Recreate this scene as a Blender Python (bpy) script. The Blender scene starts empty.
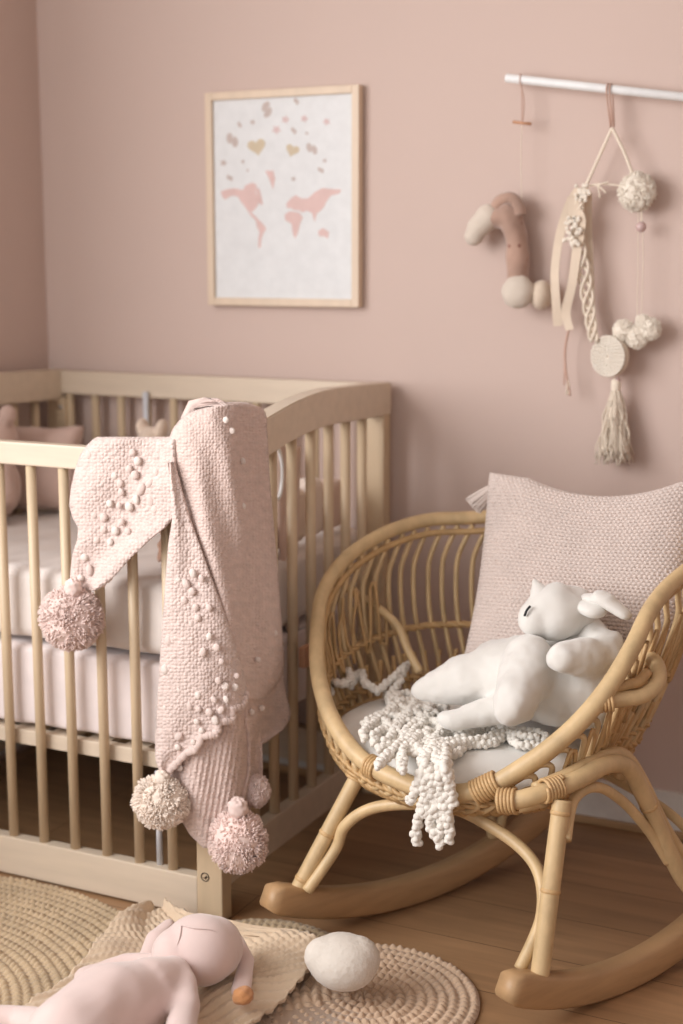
import bpy, bmesh, math, random
from mathutils import Vector as V, Matrix, noise
random.seed(7)
S = bpy.context.scene
COL = S.collection
PI = math.pi

# ------------------------------------------------------------------ camera
F = 1450.0
TH = math.atan(254 / F); YAW = math.radians(25.8)
CAM = V((1.285, -2.933, 1.21))
FW = V((-math.sin(YAW) * math.cos(TH), math.cos(YAW) * math.cos(TH), -math.sin(TH)))
RT = V((math.cos(YAW), math.sin(YAW), 0)); UP = RT.cross(FW)
cd = bpy.data.cameras.new('camera'); cam = bpy.data.objects.new('camera', cd); COL.objects.link(cam)
cam.matrix_world = Matrix(((RT.x, UP.x, -FW.x, CAM.x), (RT.y, UP.y, -FW.y, CAM.y), (RT.z, UP.z, -FW.z, CAM.z), (0, 0, 0, 1)))
cd.sensor_fit = 'VERTICAL'; cd.sensor_height = 36; cd.lens = F / 1024 * 36
cd.clip_start = .05; cd.dof.use_dof = True; cd.dof.focus_distance = 2.42; cd.dof.aperture_fstop = 2.0
S.camera = cam

def at(x, y, X=None, Y=None, z=None):
    """point of the place seen at a pixel of the photo, on a given plane of the room"""
    d = FW * F + RT * (x - 341.5) + UP * (512 - y)
    if Y is not None: t = (Y - CAM.y) / d.y
    elif X is not None: t = (X - CAM.x) / d.x
    else: t = (z - CAM.z) / d.z
    return CAM + d * t

# ------------------------------------------------------------------ materials
def newmat(name):
    m = bpy.data.materials.new(name); m.use_nodes = True
    nt = m.node_tree; b = nt.nodes['Principled BSDF']
    return m, nt, b
def nd(nt, t, **k):
    n = nt.nodes.new(t)
    for a, v in k.items():
        if a in n.inputs: n.inputs[a].default_value = v
        else: setattr(n, a, v)
    return n
def lk(nt, a, b): nt.links.new(a, b)
def ramp(nt, fac, stops):
    r = nt.nodes.new('ShaderNodeValToRGB'); e = r.color_ramp.elements
    while len(e) < len(stops): e.new(.5)
    for i, (p, c) in enumerate(stops): e[i].position = p; e[i].color = (*c, 1)
    lk(nt, fac, r.inputs[0]); return r.outputs[0]
def coords(nt, scale=(1, 1, 1), kind='Object'):
    tc = nt.nodes.new('ShaderNodeTexCoord'); mp = nt.nodes.new('ShaderNodeMapping')
    mp.inputs['Scale'].default_value = scale; lk(nt, tc.outputs[kind], mp.inputs[0]); return mp.outputs[0]
def bump(nt, b, h, strength=.3, dist=.002):
    n = nt.nodes.new('ShaderNodeBump'); n.inputs['Strength'].default_value = strength; n.inputs['Distance'].default_value = dist
    lk(nt, h, n.inputs['Height']); lk(nt, n.outputs[0], b.inputs['Normal'])
def srgb(r, g, b):
    f = lambda c: (c / 255 / 12.92) if c <= 10 else ((c / 255 + .055) / 1.055) ** 2.4
    return (f(r), f(g), f(b))
def mul(c, k): return tuple(min(1, x * k) for x in c)

def wood(name, c, scale=(3, 30, 30), rough=.5, var=.16):
    m, nt, b = newmat(name); co = coords(nt, scale)
    n = nd(nt, 'ShaderNodeTexNoise', Scale=1.6, Detail=6.0, Roughness=.6); lk(nt, co, n.inputs['Vector'])
    col = ramp(nt, n.outputs[0], [(.3, mul(c, 1 - var)), (.55, c), (.75, mul(c, 1 + var * .6))])
    lk(nt, col, b.inputs['Base Color']); b.inputs['Roughness'].default_value = rough
    bump(nt, b, n.outputs[0], .15, .001); return m
def cloth(name, c, rough=.95, scale=600, bs=.25, sheen=.3, var=.05, wr=0):
    m, nt, b = newmat(name); co = coords(nt)
    n = nd(nt, 'ShaderNodeTexNoise', Scale=float(scale), Detail=3.0); lk(nt, co, n.inputs['Vector'])
    n2 = nd(nt, 'ShaderNodeTexNoise', Scale=14.0, Detail=3.0); lk(nt, co, n2.inputs['Vector'])
    col = ramp(nt, n2.outputs[0], [(.3, mul(c, 1 - var)), (.7, mul(c, 1 + var))])
    lk(nt, col, b.inputs['Base Color']); b.inputs['Roughness'].default_value = rough
    b.inputs['Sheen Weight'].default_value = sheen; b.inputs['Sheen Roughness'].default_value = .5
    if wr:
        ma = nd(nt, 'ShaderNodeMath', operation='MULTIPLY_ADD'); ma.inputs[1].default_value = wr
        lk(nt, n2.outputs[0], ma.inputs[0]); lk(nt, n.outputs[0], ma.inputs[2]); bump(nt, b, ma.outputs[0], bs, .0015)
    else: bump(nt, b, n.outputs[0], bs, .0012)
    return m
def knit(name, c, pitch=.006, bs=.9):
    """pebbly knitted wool: offset rows of round stitches in the uv metres of the sheet"""
    m, nt, b = newmat(name); tc = nd(nt, 'ShaderNodeTexCoord'); mp = nd(nt, 'ShaderNodeMapping')
    mp.inputs['Scale'].default_value = (1 / pitch, 1 / pitch, 1); lk(nt, tc.outputs['UV'], mp.inputs[0])
    vo = nd(nt, 'ShaderNodeTexVoronoi', Scale=1.0, Randomness=.55); lk(nt, mp.outputs[0], vo.inputs['Vector'])
    n2 = nd(nt, 'ShaderNodeTexNoise', Scale=.5, Detail=3.0); lk(nt, mp.outputs[0], n2.inputs['Vector'])
    inv = nd(nt, 'ShaderNodeMath', operation='SUBTRACT'); inv.inputs[0].default_value = 1; lk(nt, vo.outputs['Distance'], inv.inputs[1])
    col = ramp(nt, n2.outputs[0], [(.3, mul(c, .9)), (.7, mul(c, 1.08))])
    lk(nt, col, b.inputs['Base Color']); b.inputs['Roughness'].default_value = .95
    b.inputs['Sheen Weight'].default_value = .3
    bump(nt, b, inv.outputs[0], bs, .0035); return m
def plain(name, c, rough=.5, metal=0, **k):
    m, nt, b = newmat(name); co = coords(nt)
    n = nd(nt, 'ShaderNodeTexNoise', Scale=40.0, Detail=3.0); lk(nt, co, n.inputs['Vector'])
    lk(nt, ramp(nt, n.outputs[0], [(.3, mul(c, .96)), (.7, mul(c, 1.03))]), b.inputs['Base Color'])
    b.inputs['Roughness'].default_value = rough; b.inputs['Metallic'].default_value = metal
    for a, v in k.items(): b.inputs[a].default_value = v
    return m

M = {}
M['crib'] = wood('pale_birch', srgb(216, 199, 178), (3, 25, 25), .42, .07)
M['crib_v'] = wood('pale_birch_upright', srgb(210, 187, 156), (25, 25, 3), .42, .08)
M['rattan'] = wood('rattan_cane', srgb(209, 180, 136), (18, 18, 9), .42, .2)
M['rattan_d'] = wood('rattan_core', srgb(196, 160, 112), (25, 25, 12), .5, .22)
M['rocker'] = wood('rocker_ash', srgb(184, 148, 108), (6, 6, 40), .45, .14)
M['bind'] = wood('rattan_binding', srgb(204, 168, 120), (70, 70, 200), .5, .2)
M['white_paint'] = plain('white_paint', srgb(228, 224, 218), .45)
M['rod'] = plain('white_rod_paint', srgb(236, 236, 236), .4)
M['sheet'] = cloth('white_cotton_sheet', srgb(236, 224, 222), scale=900, bs=.1, wr=2)
M['duvet'] = cloth('cream_cotton', srgb(230, 220, 214), scale=900, bs=.15, wr=3)
M['pinkcush'] = cloth('dusty_pink_cotton', srgb(204, 176, 164), scale=500)
M['nubby'] = cloth('nubby_brown_boucle', srgb(190, 150, 128), scale=90, bs=1.0)
M['bumper'] = cloth('beige_padding', srgb(220, 200, 182), scale=700)
M['bumper_l'] = cloth('light_padding', srgb(230, 214, 202), scale=700)
M['muslin'] = cloth('rose_muslin', srgb(214, 188, 174), scale=500)
M['blanket'] = knit('blush_knit', srgb(218, 197, 189), .0060, 1.0)
M['blanket_b'] = knit('blush_knit_plain', srgb(216, 193, 184), .0055, .8)
M['bobble'] = cloth('bobble_wool', srgb(220, 200, 192), scale=500, bs=.7)
M['bobble_w'] = cloth('bobble_wool_cream', srgb(228, 214, 206), scale=500, bs=.7)
M['pom_p'] = cloth('pompom_pink_wool', srgb(230, 206, 198), scale=700, bs=.3, var=.12)
M['pom_c'] = cloth('pompom_cream_wool', srgb(236, 220, 206), scale=700, bs=.3, var=.1)
M['pillow'] = cloth('blush_moss_knit', srgb(222, 206, 198), scale=500, bs=.5)
M['white_cush'] = cloth('white_linen_cushion', srgb(240, 237, 232), scale=900, bs=.12)
M['chenille'] = cloth('ivory_chenille', srgb(232, 226, 217), scale=420, bs=.9)
M['plush_w'] = cloth('white_velour', srgb(221, 217, 211), scale=700, bs=.35, sheen=.6, wr=1.5)
M['plush_p'] = cloth('pink_velour', srgb(224, 201, 195), scale=700, bs=.3, sheen=.6, wr=1)
M['orange'] = cloth('orange_wool', srgb(198, 140, 92), scale=300, bs=.8)
M['stone'] = cloth('cream_boucle', srgb(220, 211, 200), scale=260, bs=.8)
M['throw'] = cloth('cream_pink_wool', srgb(216, 193, 166), scale=450, bs=.6)
M['jute'] = cloth('jute', srgb(190, 167, 136), scale=350, bs=.9, var=.12)
M['jute_l'] = cloth('light_jute', srgb(196, 168, 142), scale=350, bs=.9, var=.12)
M['frame'] = wood('light_oak_frame', srgb(222, 200, 176), (20, 20, 4), .45, .08)
M['paper'] = plain('white_paper', srgb(226, 227, 228), .6)
M['ink_pink'] = plain('pink_watercolour', srgb(222, 192, 187), .7)
M['ink_taupe'] = plain('taupe_watercolour', srgb(198, 184, 178), .7)
M['ink_sand'] = plain('sand_watercolour', srgb(208, 192, 166), .7)
M['ink_rose'] = plain('rose_watercolour', srgb(216, 192, 190), .7)
M['cord_c'] = cloth('cream_cord', srgb(236, 222, 204), scale=500, bs=.6)
M['cord_p'] = cloth('rose_cord', srgb(200, 164, 148), scale=500, bs=.6)
M['ribbon'] = cloth('beige_velvet_ribbon', srgb(222, 204, 184), scale=700, bs=.2)
M['horse'] = cloth('tan_velour', srgb(178, 146, 130), scale=500, bs=.4, var=.2, sheen=.5)
M['ivory'] = cloth('ivory_felt', srgb(240, 230, 216), scale=400, bs=.6)
M['pearl'] = plain('pearl_pink', srgb(204, 176, 172), .25)
M['black'] = plain('black_thread', srgb(26, 26, 30), .6)
M['metal'] = plain('brushed_metal', srgb(200, 200, 204), .3, .9)
M['steel_w'] = plain('grey_white_enamel', srgb(214, 216, 222), .35)
M['logo'] = plain('logo_ink', srgb(70, 55, 45), .6)
M['oat'] = cloth('oat_felt', srgb(216, 203, 189), scale=400, bs=.6)
M['peg'] = wood('peg_wood', srgb(200, 150, 118), (40, 40, 40), .5, .1)

def wall_mat():
    m, nt, b = newmat('dusty_rose_wall_paint'); co = coords(nt)
    n = nd(nt, 'ShaderNodeTexNoise', Scale=1.5, Detail=4.0); lk(nt, co, n.inputs['Vector'])
    n2 = nd(nt, 'ShaderNodeTexNoise', Scale=260.0, Detail=2.0); lk(nt, co, n2.inputs['Vector'])
    c = srgb(208, 186, 176)
    lk(nt, ramp(nt, n.outputs[0], [(.3, mul(c, .98)), (.7, mul(c, 1.02))]), b.inputs['Base Color'])
    b.inputs['Roughness'].default_value = .85; bump(nt, b, n2.outputs[0], .08, .001); return m
M['wall'] = wall_mat()
def floor_mat():
    m, nt, b = newmat('oak_floorboards'); co = coords(nt)
    br = nd(nt, 'ShaderNodeTexBrick', Scale=1.0); br.offset = .37
    br.inputs['Brick Width'].default_value = 1.5; br.inputs['Row Height'].default_value = .16
    br.inputs['Mortar Size'].default_value = .0012; br.inputs['Mortar Smooth'].default_value = .3
    br.inputs['Color1'].default_value = (.8, .8, .8, 1); br.inputs['Color2'].default_value = (1.05, 1.05, 1.05, 1); br.inputs['Mortar'].default_value = (.35, .33, .3, 1)
    lk(nt, co, br.inputs['Vector'])
    co2 = coords(nt, (1.5, 22, 10)); n = nd(nt, 'ShaderNodeTexNoise', Scale=1.4, Detail=7.0, Roughness=.62, Distortion=.4); lk(nt, co2, n.inputs['Vector'])
    c = srgb(160, 124, 90)
    col = ramp(nt, n.outputs[0], [(.28, mul(c, .72)), (.5, c), (.75, mul(c, 1.18))])
    mx = nd(nt, 'ShaderNodeMix', data_type='RGBA', blend_type='MULTIPLY'); mx.inputs[0].default_value = 1
    lk(nt, col, mx.inputs[6]); lk(nt, br.outputs[0], mx.inputs[7]); lk(nt, mx.outputs[2], b.inputs['Base Color'])
    b.inputs['Roughness'].default_value = .42; bump(nt, b, n.outputs[0], .12, .001); return m
M['floor'] = floor_mat()
def horse_mat():
    m = M['horse']; nt = m.node_tree; b = nt.nodes['Principled BSDF']; co = coords(nt)
    vo = nd(nt, 'ShaderNodeTexVoronoi', Scale=42.0); lk(nt, co, vo.inputs['Vector'])
    old = b.inputs['Base Color'].links[0].from_socket
    mx = nd(nt, 'ShaderNodeMix', data_type='RGBA'); mx.inputs[7].default_value = (*srgb(140, 90, 78), 1)
    r = ramp(nt, vo.outputs['Distance'], [(.1, (1, 1, 1)), (.2, (0, 0, 0))])
    lk(nt, r, mx.inputs[0]); lk(nt, old, mx.inputs[6]); lk(nt, mx.outputs[2], b.inputs['Base Color'])
horse_mat()

# ------------------------------------------------------------------ object helpers
def thing(name, label, cat, loc, group=None):
    o = bpy.data.objects.new(name, None); COL.objects.link(o); o.location = V(loc); o.empty_display_size = .05
    o['label'] = label; o['category'] = cat
    if group: o['group'] = group
    return o
def origin(p):
    r = V((0, 0, 0))
    while p is not None: r += p.location; p = p.parent
    return r
def build(name, bm, mat, parent=None, smooth=True, loc=None, mats=None):
    """bm is in world metres; it becomes ONE mesh object"""
    me = bpy.data.meshes.new(name)
    loc = V(loc) if loc is not None else V((0, 0, 0))
    off = origin(parent) + loc
    bmesh.ops.translate(bm, verts=bm.verts, vec=-off)
    bm.to_mesh(me); bm.free()
    for m in (mats or [mat]): me.materials.append(m)
    if smooth: me.shade_smooth()
    o = bpy.data.objects.new(name, me); COL.objects.link(o); o.location = loc
    if parent is not None: o.parent = parent
    return o
def tag(o, label, cat, group=None):
    o['label'] = label; o['category'] = cat
    if group: o['group'] = group
    return o
def struct(name, bm, mat, smooth=False):
    o = build(name, bm, mat, smooth=smooth); o['kind'] = 'structure'; return o
def box(bm, c0, c1, bev=0.0, seg=2):
    r = bmesh.ops.create_cube(bm, size=1)['verts']
    c0 = V(c0); c1 = V(c1); c = (c0 + c1) / 2; d = c1 - c0
    for v in r: v.co = V((v.co.x * d.x, v.co.y * d.y, v.co.z * d.z)) + c
    if bev: 
        es = list({e for v in r for e in v.link_edges})
        bmesh.ops.bevel(bm, geom=es, offset=bev, segments=seg, affect='EDGES', profile=.6)
    return bm
def nb(): return bmesh.new()
def cr(pts, n=8, closed=False):
    """Catmull-Rom through points (tuples may carry radius as extra component)"""
    P = [tuple(p) for p in pts]; N = len(P); out = []
    rng = range(N if closed else N - 1)
    for i in rng:
        if closed: a, b, c, d = P[(i - 1) % N], P[i], P[(i + 1) % N], P[(i + 2) % N]
        else: a, b, c, d = P[max(i - 1, 0)], P[i], P[i + 1], P[min(i + 2, N - 1)]
        for k in range(n):
            t = k / n
            out.append(tuple(.5 * ((2 * b[j]) + (-a[j] + c[j]) * t + (2 * a[j] - 5 * b[j] + 4 * c[j] - d[j]) * t * t + (-a[j] + 3 * b[j] - 3 * c[j] + d[j]) * t ** 3) for j in range(len(b))))
    if not closed: out.append(P[-1])
    return out
def tube(bm, pts, r=.01, seg=8, closed=False, cap=True, flat=1.0, ref=V((0, 0, 1))):
    """sweep; pts (x,y,z) or (x,y,z,r)"""
    P = [V(p[:3]) for p in pts]; R = [p[3] if len(p) > 3 else r for p in pts]; N = len(P)
    rings = []; u = None
    for i in range(N):
        if closed: t = P[(i + 1) % N] - P[i - 1]
        else: t = P[min(i + 1, N - 1)] - P[max(i - 1, 0)]
        if t.length < 1e-9: t = V((0, 0, 1))
        t.normalize()
        if u is None:
            u = ref.cross(t)
            if u.length < .1: u = V((1, 0, 0)).cross(t)
        u = (u - t * u.dot(t)); u.normalize(); w = t.cross(u)
        rings.append([bm.verts.new(P[i] + (u * math.cos(a) + w * math.sin(a) * flat) * R[i]) for a in (2 * PI * k / seg for k in range(seg))])
    for i in range(N if closed else N - 1):
        A, B = rings[i], rings[(i + 1) % N]
        for k in range(seg):
            bm.faces.new((A[k], A[(k + 1) % seg], B[(k + 1) % seg], B[k]))
    if cap and not closed:
        bm.faces.new(rings[0][::-1]); bm.faces.new(rings[-1])
    return bm
def ball(bm, c, r, sc=(1, 1, 1), rot=None, u=16, v=10):
    m = Matrix.Translation(V(c)) @ (rot.to_4x4() if rot else Matrix.Identity(4)) @ Matrix.Diagonal((*[r * s for s in sc], 1))
    bmesh.ops.create_uvsphere(bm, u_segments=u, v_segments=v, radius=1, matrix=m); return bm
def capsule(bm, a, b, ra, rb, seg=16, flat=1.0, n=8):
    a = V(a); b = V(b); L = (b - a); pts = []
    d = L.normalized()
    for k in range(6): an = PI / 2 * k / 6; pts.append((*(a - d * ra * math.cos(an)), max(ra * math.sin(an), ra * .08)))
    for k in range(n + 1): t = k / n; pts.append((*(a + L * t), ra + (rb - ra) * t))
    for k in range(1, 7): an = PI / 2 * k / 6; pts.append((*(b + d * rb * math.sin(an)), max(rb * math.cos(an), rb * .08)))
    return tube(bm, pts, seg=seg, flat=flat)
def blobify(bm, voxel=.006, it=6, factor=.6):
    """fuse overlapping closed shapes into one continuous smooth skin"""
    me = bpy.data.meshes.new('tmp'); bm.to_mesh(me); bm.free()
    o = bpy.data.objects.new('tmp', me); COL.objects.link(o)
    r = o.modifiers.new('r', 'REMESH'); r.mode = 'VOXEL'; r.voxel_size = voxel
    s = o.modifiers.new('s', 'SMOOTH'); s.iterations = it; s.factor = factor
    dg = bpy.context.evaluated_depsgraph_get(); dg.update()
    em = bpy.data.meshes.new_from_object(o.evaluated_get(dg))
    out = bmesh.new(); out.from_mesh(em)
    bpy.data.objects.remove(o); bpy.data.meshes.remove(me); bpy.data.meshes.remove(em)
    return out
def wrinkle(bm, amp, sc, seed=0, pw=1.0):
    bm.normal_update(); mv = []
    for v in bm.verts:
        n = noise.noise(v.co * sc + V((seed, seed * 2, 0)))
        mv.append(v.co + v.normal * amp * n)
    for v, c in zip(bm.verts, mv): v.co = c
    return bm
def solidify(bm, t):
    """thickness below a sheet, keeping the front where it is"""
    bm.normal_update()
    bmesh.ops.solidify(bm, geom=bm.faces[:], thickness=t)
    return bm
def cushion_bm(w, h, t, n=40, pinch=.06, amp=None):
    """pillow in local XZ plane, thickness along Y; amp(u,v)->extra normal height"""
    bm = nb(); g = [[], []]
    for s in (0, 1):
        for j in range(n + 1):
            row = []
            for i in range(n + 1):
                a = -1 + 2 * i / n; b = -1 + 2 * j / n
                k = max(0, (1 - a ** 4)) ** .5 * max(0, (1 - b ** 4)) ** .5
                px = a * (1 - pinch * (1 - b * b)) * w / 2 * (1); pz = b * (1 - pinch * (1 - a * a)) * h / 2
                d = t / 2 * k ** .8
                if amp: d += amp(px, pz) * min(1, k * 3)
                y = -d if s == 0 else d
                if s == 1 and (i in (0, n) or j in (0, n)): row.append(g[0][j][i])
                else: row.append(bm.verts.new((px, y, pz)))
            g[s].append(row)
    for s in (0, 1):
        for j in range(n):
            for i in range(n):
                q = [g[s][j][i], g[s][j][i + 1], g[s][j + 1][i + 1], g[s][j + 1][i]]
                bm.faces.new(q if s == 0 else q[::-1])
    return bm
def xf(bm, m): bmesh.ops.transform(bm, matrix=m, verts=bm.verts); return bm
def pompom_bm(c, r, n=700, sr=.0016, seed=1, sq=(1, 1, 1), curl=.5):
    """wool strands bursting from a knot, packed dense so only their tips show"""
    rnd = random.Random(seed); bm = nb(); c = V(c); n = int(n * 2.6)
    core = nb(); ball(core, c, r * .89, sq, u=28, v=18); wrinkle(core, r * .12, 2.2 / r, seed); tmp = bpy.data.meshes.new('t'); core.to_mesh(tmp); core.free(); bm.from_mesh(tmp); bpy.data.meshes.remove(tmp)
    for k in range(n):
        z = 1 - 2 * (k + .5) / n; a = k * 2.39996; q = math.sqrt(1 - z * z)
        d = V((q * math.cos(a), q * math.sin(a), z)) + V([rnd.uniform(-.12, .12) for _ in 'xyz']); d.normalize()
        cl = noise.noise(d * 3.2 + V((seed, 0, 0))); side = V((noise.noise(d * 4 + V((9, seed, 0))), noise.noise(d * 4 + V((0, 5, seed))), noise.noise(d * 4 + V((3, 1, seed))))) * 2 + V([rnd.uniform(-.6, .6) for _ in 'xyz'])
        side = side - d * side.dot(d)
        L = r * (rnd.uniform(.93, 1.02) + .07 * cl); pts = []
        for t in (.82, .9, .97, 1.0):
            p = d * L * t + side * L * curl * (t - .7) * 1.1
            pts.append((c.x + p.x * sq[0], c.y + p.y * sq[1], c.z + p.z * sq[2], sr * (1 if t < 1 else .6)))
        tube(bm, pts, seg=5)
    return bm

# ------------------------------------------------------------------ room shell
XW = -.94
struct('floor', box(nb(), (XW - .1, -4.6, -.05), (3.2, .1, 0)), M['floor'])
struct('wall_back', box(nb(), (XW - .1, 0, 0), (3.2, .1, 2.55)), M['wall'])
struct('wall_right', box(nb(), (3.2, -4.6, 0), (3.3, .1, 2.55)), M['wall'])
struct('ceiling', box(nb(), (XW - .1, -4.6, 2.55), (3.3, .1, 2.6)), M['white_paint'])
WY0, WY1, WZ0, WZ1 = -3.6, -1.2, .7, 2.35
bm = nb()
box(bm, (XW - .1, WY1, 0), (XW, 0, 2.55)); box(bm, (XW - .1, -4.6, 0), (XW, WY0, 2.55))
box(bm, (XW - .1, WY0, 0), (XW, WY1, WZ0)); box(bm, (XW - .1, WY0, WZ1), (XW, WY1, 2.55))
struct('wall_left', bm, M['wall'])
bm = nb()
for y in (WY0 + .02, (WY0 + WY1) / 2, WY1 - .02): box(bm, (XW - .08, y - .025, WZ0), (XW - .04, y + .025, WZ1))
for z in (WZ0 + .02, WZ1 - .02): box(bm, (XW - .081, WY0, z - .025), (XW - .039, WY1, z + .025))
struct('window_1', bm, M['white_paint'])
bm = nb(); box(bm, (XW + .001, -.014, .018), (3.2, -.0005, .1), .002); struct('baseboard_back', bm, M['white_paint'])
bm = nb(); box(bm, (XW + .001, -4.6, .018), (XW + .013, -.015, .1), .002); struct('baseboard_left', bm, M['white_paint'])
bm = nb(); box(bm, (XW + .016, -.018, 0.0005), (3.2, -.0005, .0175), .003); struct('trim_1', bm, M['rocker'])

# ------------------------------------------------------------------ framed print
YF = -.026
fTL, fTR, fBR, fBL = (at(203, 93, Y=YF), at(357, 84, Y=YF), at(360, 308, Y=YF), at(211, 305, Y=YF))
x0, x1, z0, z1 = fTL.x * .7 + fBL.x * .3, (fTR.x + fBR.x) / 2, fBL.z, fTL.z
fr = thing('framed_print', 'light oak framed print with pale pink world map and little hearts above', 'picture', ((x0 + x1) / 2, -.002, z0))
bm = nb(); w = .017
box(bm, (x0, YF, z0), (x0 + w, -.002, z1), .0015); box(bm, (x1 - w, YF, z0), (x1, -.002, z1), .0015)
box(bm, (x0 + w, YF, z0), (x1 - w, -.002, z0 + w), .0015); box(bm, (x0 + w, YF, z1 - w), (x1 - w, -.002, z1), .0015)
build('frame', bm, M['frame'], fr, smooth=False)
build('print_sheet', box(nb(), (x0 + w - .001, -.017, z0 + w - .001), (x1 - w + .001, -.012, z1 - w + .001)), M['paper'], fr, smooth=False)
# artwork measured on the zoomed crop (683 x 899 px over 190..380 x 70..320)
def artpt(zx, zy, y=-.0175):
    u = zx / 683 * 190 + 190; v = zy / 899 * 250 + 70
    p = at(u, v, Y=-.0175); return V((p.x, y, p.z))
def artpoly(bm, pts, y=-.0175):
    vs = [bm.verts.new(artpt(*p)) for p in pts]
    f = bm.faces.new(vs); f.normal_update()
    if f.normal.y > 0: f.normal_flip()
    bmesh.ops.triangulate(bm, faces=[f], ngon_method='BEAUTY')
bm = nb()
lands = [
 [(110,438),(128,430),(160,425),(190,432),(200,415),(222,405),(240,412),(236,440),(252,470),(236,498),(222,512),(208,508),(196,490),(180,470),(172,455),(150,452),(126,466),(116,456)],
 [(236,428),(248,424),(258,460),(262,485),(252,484),(244,455)],
 [(208,510),(222,514),(238,528),(246,538),(238,542),(222,528)],
 [(236,540),(250,540),(268,560),(274,572),(262,590),(256,612),(254,638),(246,640),(246,606),(250,584),(240,562)],
 [(270,362),(300,362),(306,392),(298,430),(288,400)],
 [(340,520),(358,508),(392,512),(406,530),(396,552),(388,585),(378,606),(370,590),(364,552),(342,540)],
 [(350,500),(346,480),(362,462),(380,450),(400,462),(424,462),(450,438),(478,424),(510,428),(544,430),(538,444),(506,452),(490,474),(482,492),(470,506),(456,516),(448,546),(438,514),(420,506),(404,512),(390,504),(372,504),(360,494)],
 [(460,580),(478,568),(500,582),(496,606),(482,598),(464,598)],
]
for L in lands: artpoly(bm, L)
build('world_map', bm, M['ink_pink'], fr, smooth=False)
def motif(bm, zx, zy, r, kind, rot=0):
    pts = []
    for k in range(20):
        a = 2 * PI * k / 20
        if kind == 'heart': px = 16 * math.sin(a) ** 3 / 16; py = -(13 * math.cos(a) - 5 * math.cos(2 * a) - 2 * math.cos(3 * a) - math.cos(4 * a)) / 16
        elif kind == 'fly': q = abs(math.cos(a)) ** .7 * (.75 + .25 * math.sin(2 * a)) + .18; px = q * math.cos(a); py = q * math.sin(a) * 1.5
        else: q = .72 + .28 * math.cos(5 * a); px = q * math.cos(a); py = q * math.sin(a)
        r_ = r * .92; pts.append((zx + r_ * (px * math.cos(rot) - py * math.sin(rot)), zy + r_ * (px * math.sin(rot) + py * math.cos(rot))))
    artpoly(bm, pts)
for nm, mk, L in (('butterfly', 'ink_taupe', [(276,142,26,'fly',.8),(152,252,25,'fly',.2),(438,283,22,'fly',0),(382,112,12,'fly',.4),(178,197,10,'fly',.5),(373,218,12,'fly',.3),(120,334,15,'star',0),(143,388,12,'fly',0),(484,326,10,'star',0),(190,330,9,'star',0),(470,360,12,'fly',0),(420,228,8,'star',0),(372,392,11,'star',0),(225,188,12,'star',0),(207,361,7,'star',0)]),
                  ('heart', 'ink_sand', [(240,275,36,'heart',-.2),(368,288,27,'heart',.3)]),
                  ('blossom', 'ink_rose', [(343,178,17,'star',0),(311,215,19,'star',.3),(411,175,16,'star',0),(491,186,16,'star',.5)])):
    for q in L:
        bm = nb(); motif(bm, *q); build(nm, bm, M[mk], fr, smooth=False)

# ------------------------------------------------------------------ crib
YC = -.775
crib = thing('crib', 'pale birch baby crib with round slats and arched end, in the corner', 'crib', (-.45, -.4, 0))
XL, XR = -.905, .0
def part(name, bm, m, p=crib, **k): return build(name, bm, M[m], p, **k)
part('top_rail', box(nb(), (XL + .04, YC, .828), (XR - .055, YC + .026, .871), .003), 'crib', smooth=False)
part('bottom_rail', box(nb(), (XL + .04, YC, .004), (XR - .055, YC + .026, .082), .003), 'crib', smooth=False)
part('top_rail', box(nb(), (XL + .04, -.055, .885), (XR - .04, -.028, .9405), .003), 'crib', smooth=False)
part('bottom_rail', box(nb(), (XL + .05, -.055, .05), (XR - .03, -.028, .13), .003), 'crib', smooth=False)
pst = part('post', box(nb(), (XR - .055, YC - .001, .001), (XR - .0015, YC + .035, .806), .003), 'crib_v', smooth=False)
part('post', box(nb(), (XL + .0015, YC - .001, .001), (XL + .045, YC + .035, .806), .003), 'crib_v', smooth=False)
part('post', box(nb(), (XR - .05, -.06, .001), (XR - .0015, -.0235, .874), .003), 'crib_v', smooth=False)
bp = part('post', box(nb(), (XL + .0015, -.06, .001), (XL + .055, -.0235, .874), .003), 'crib_v', smooth=False)
s = nb(); q = at(205, 877, Y=YC - .0015)
tube(s, cr([(q.x + .008 * math.cos(a), YC - .0018, q.z + .008 * math.sin(a)) for a in [2 * PI * k / 10 for k in range(10)]], 2, True), .0009, 5, True)
tube(s, [(q.x - .003, YC - .0018, q.z - .003), (q.x + .003, YC - .0018, q.z + .002)], .0009, 5)
tube(s, [(q.x + .001, YC - .0018, q.z - .004), (q.x + .004, YC - .0018, q.z + .003)], .0009, 5)
build('maker_mark', s, M['logo'], pst)
sc_ = at(60, 407, Y=-.062); s = nb(); tube(s, [(sc_.x, -.0615, sc_.z), (sc_.x, -.058, sc_.z)], .005, 12); build('screw', s, M['metal'], bp)
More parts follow.
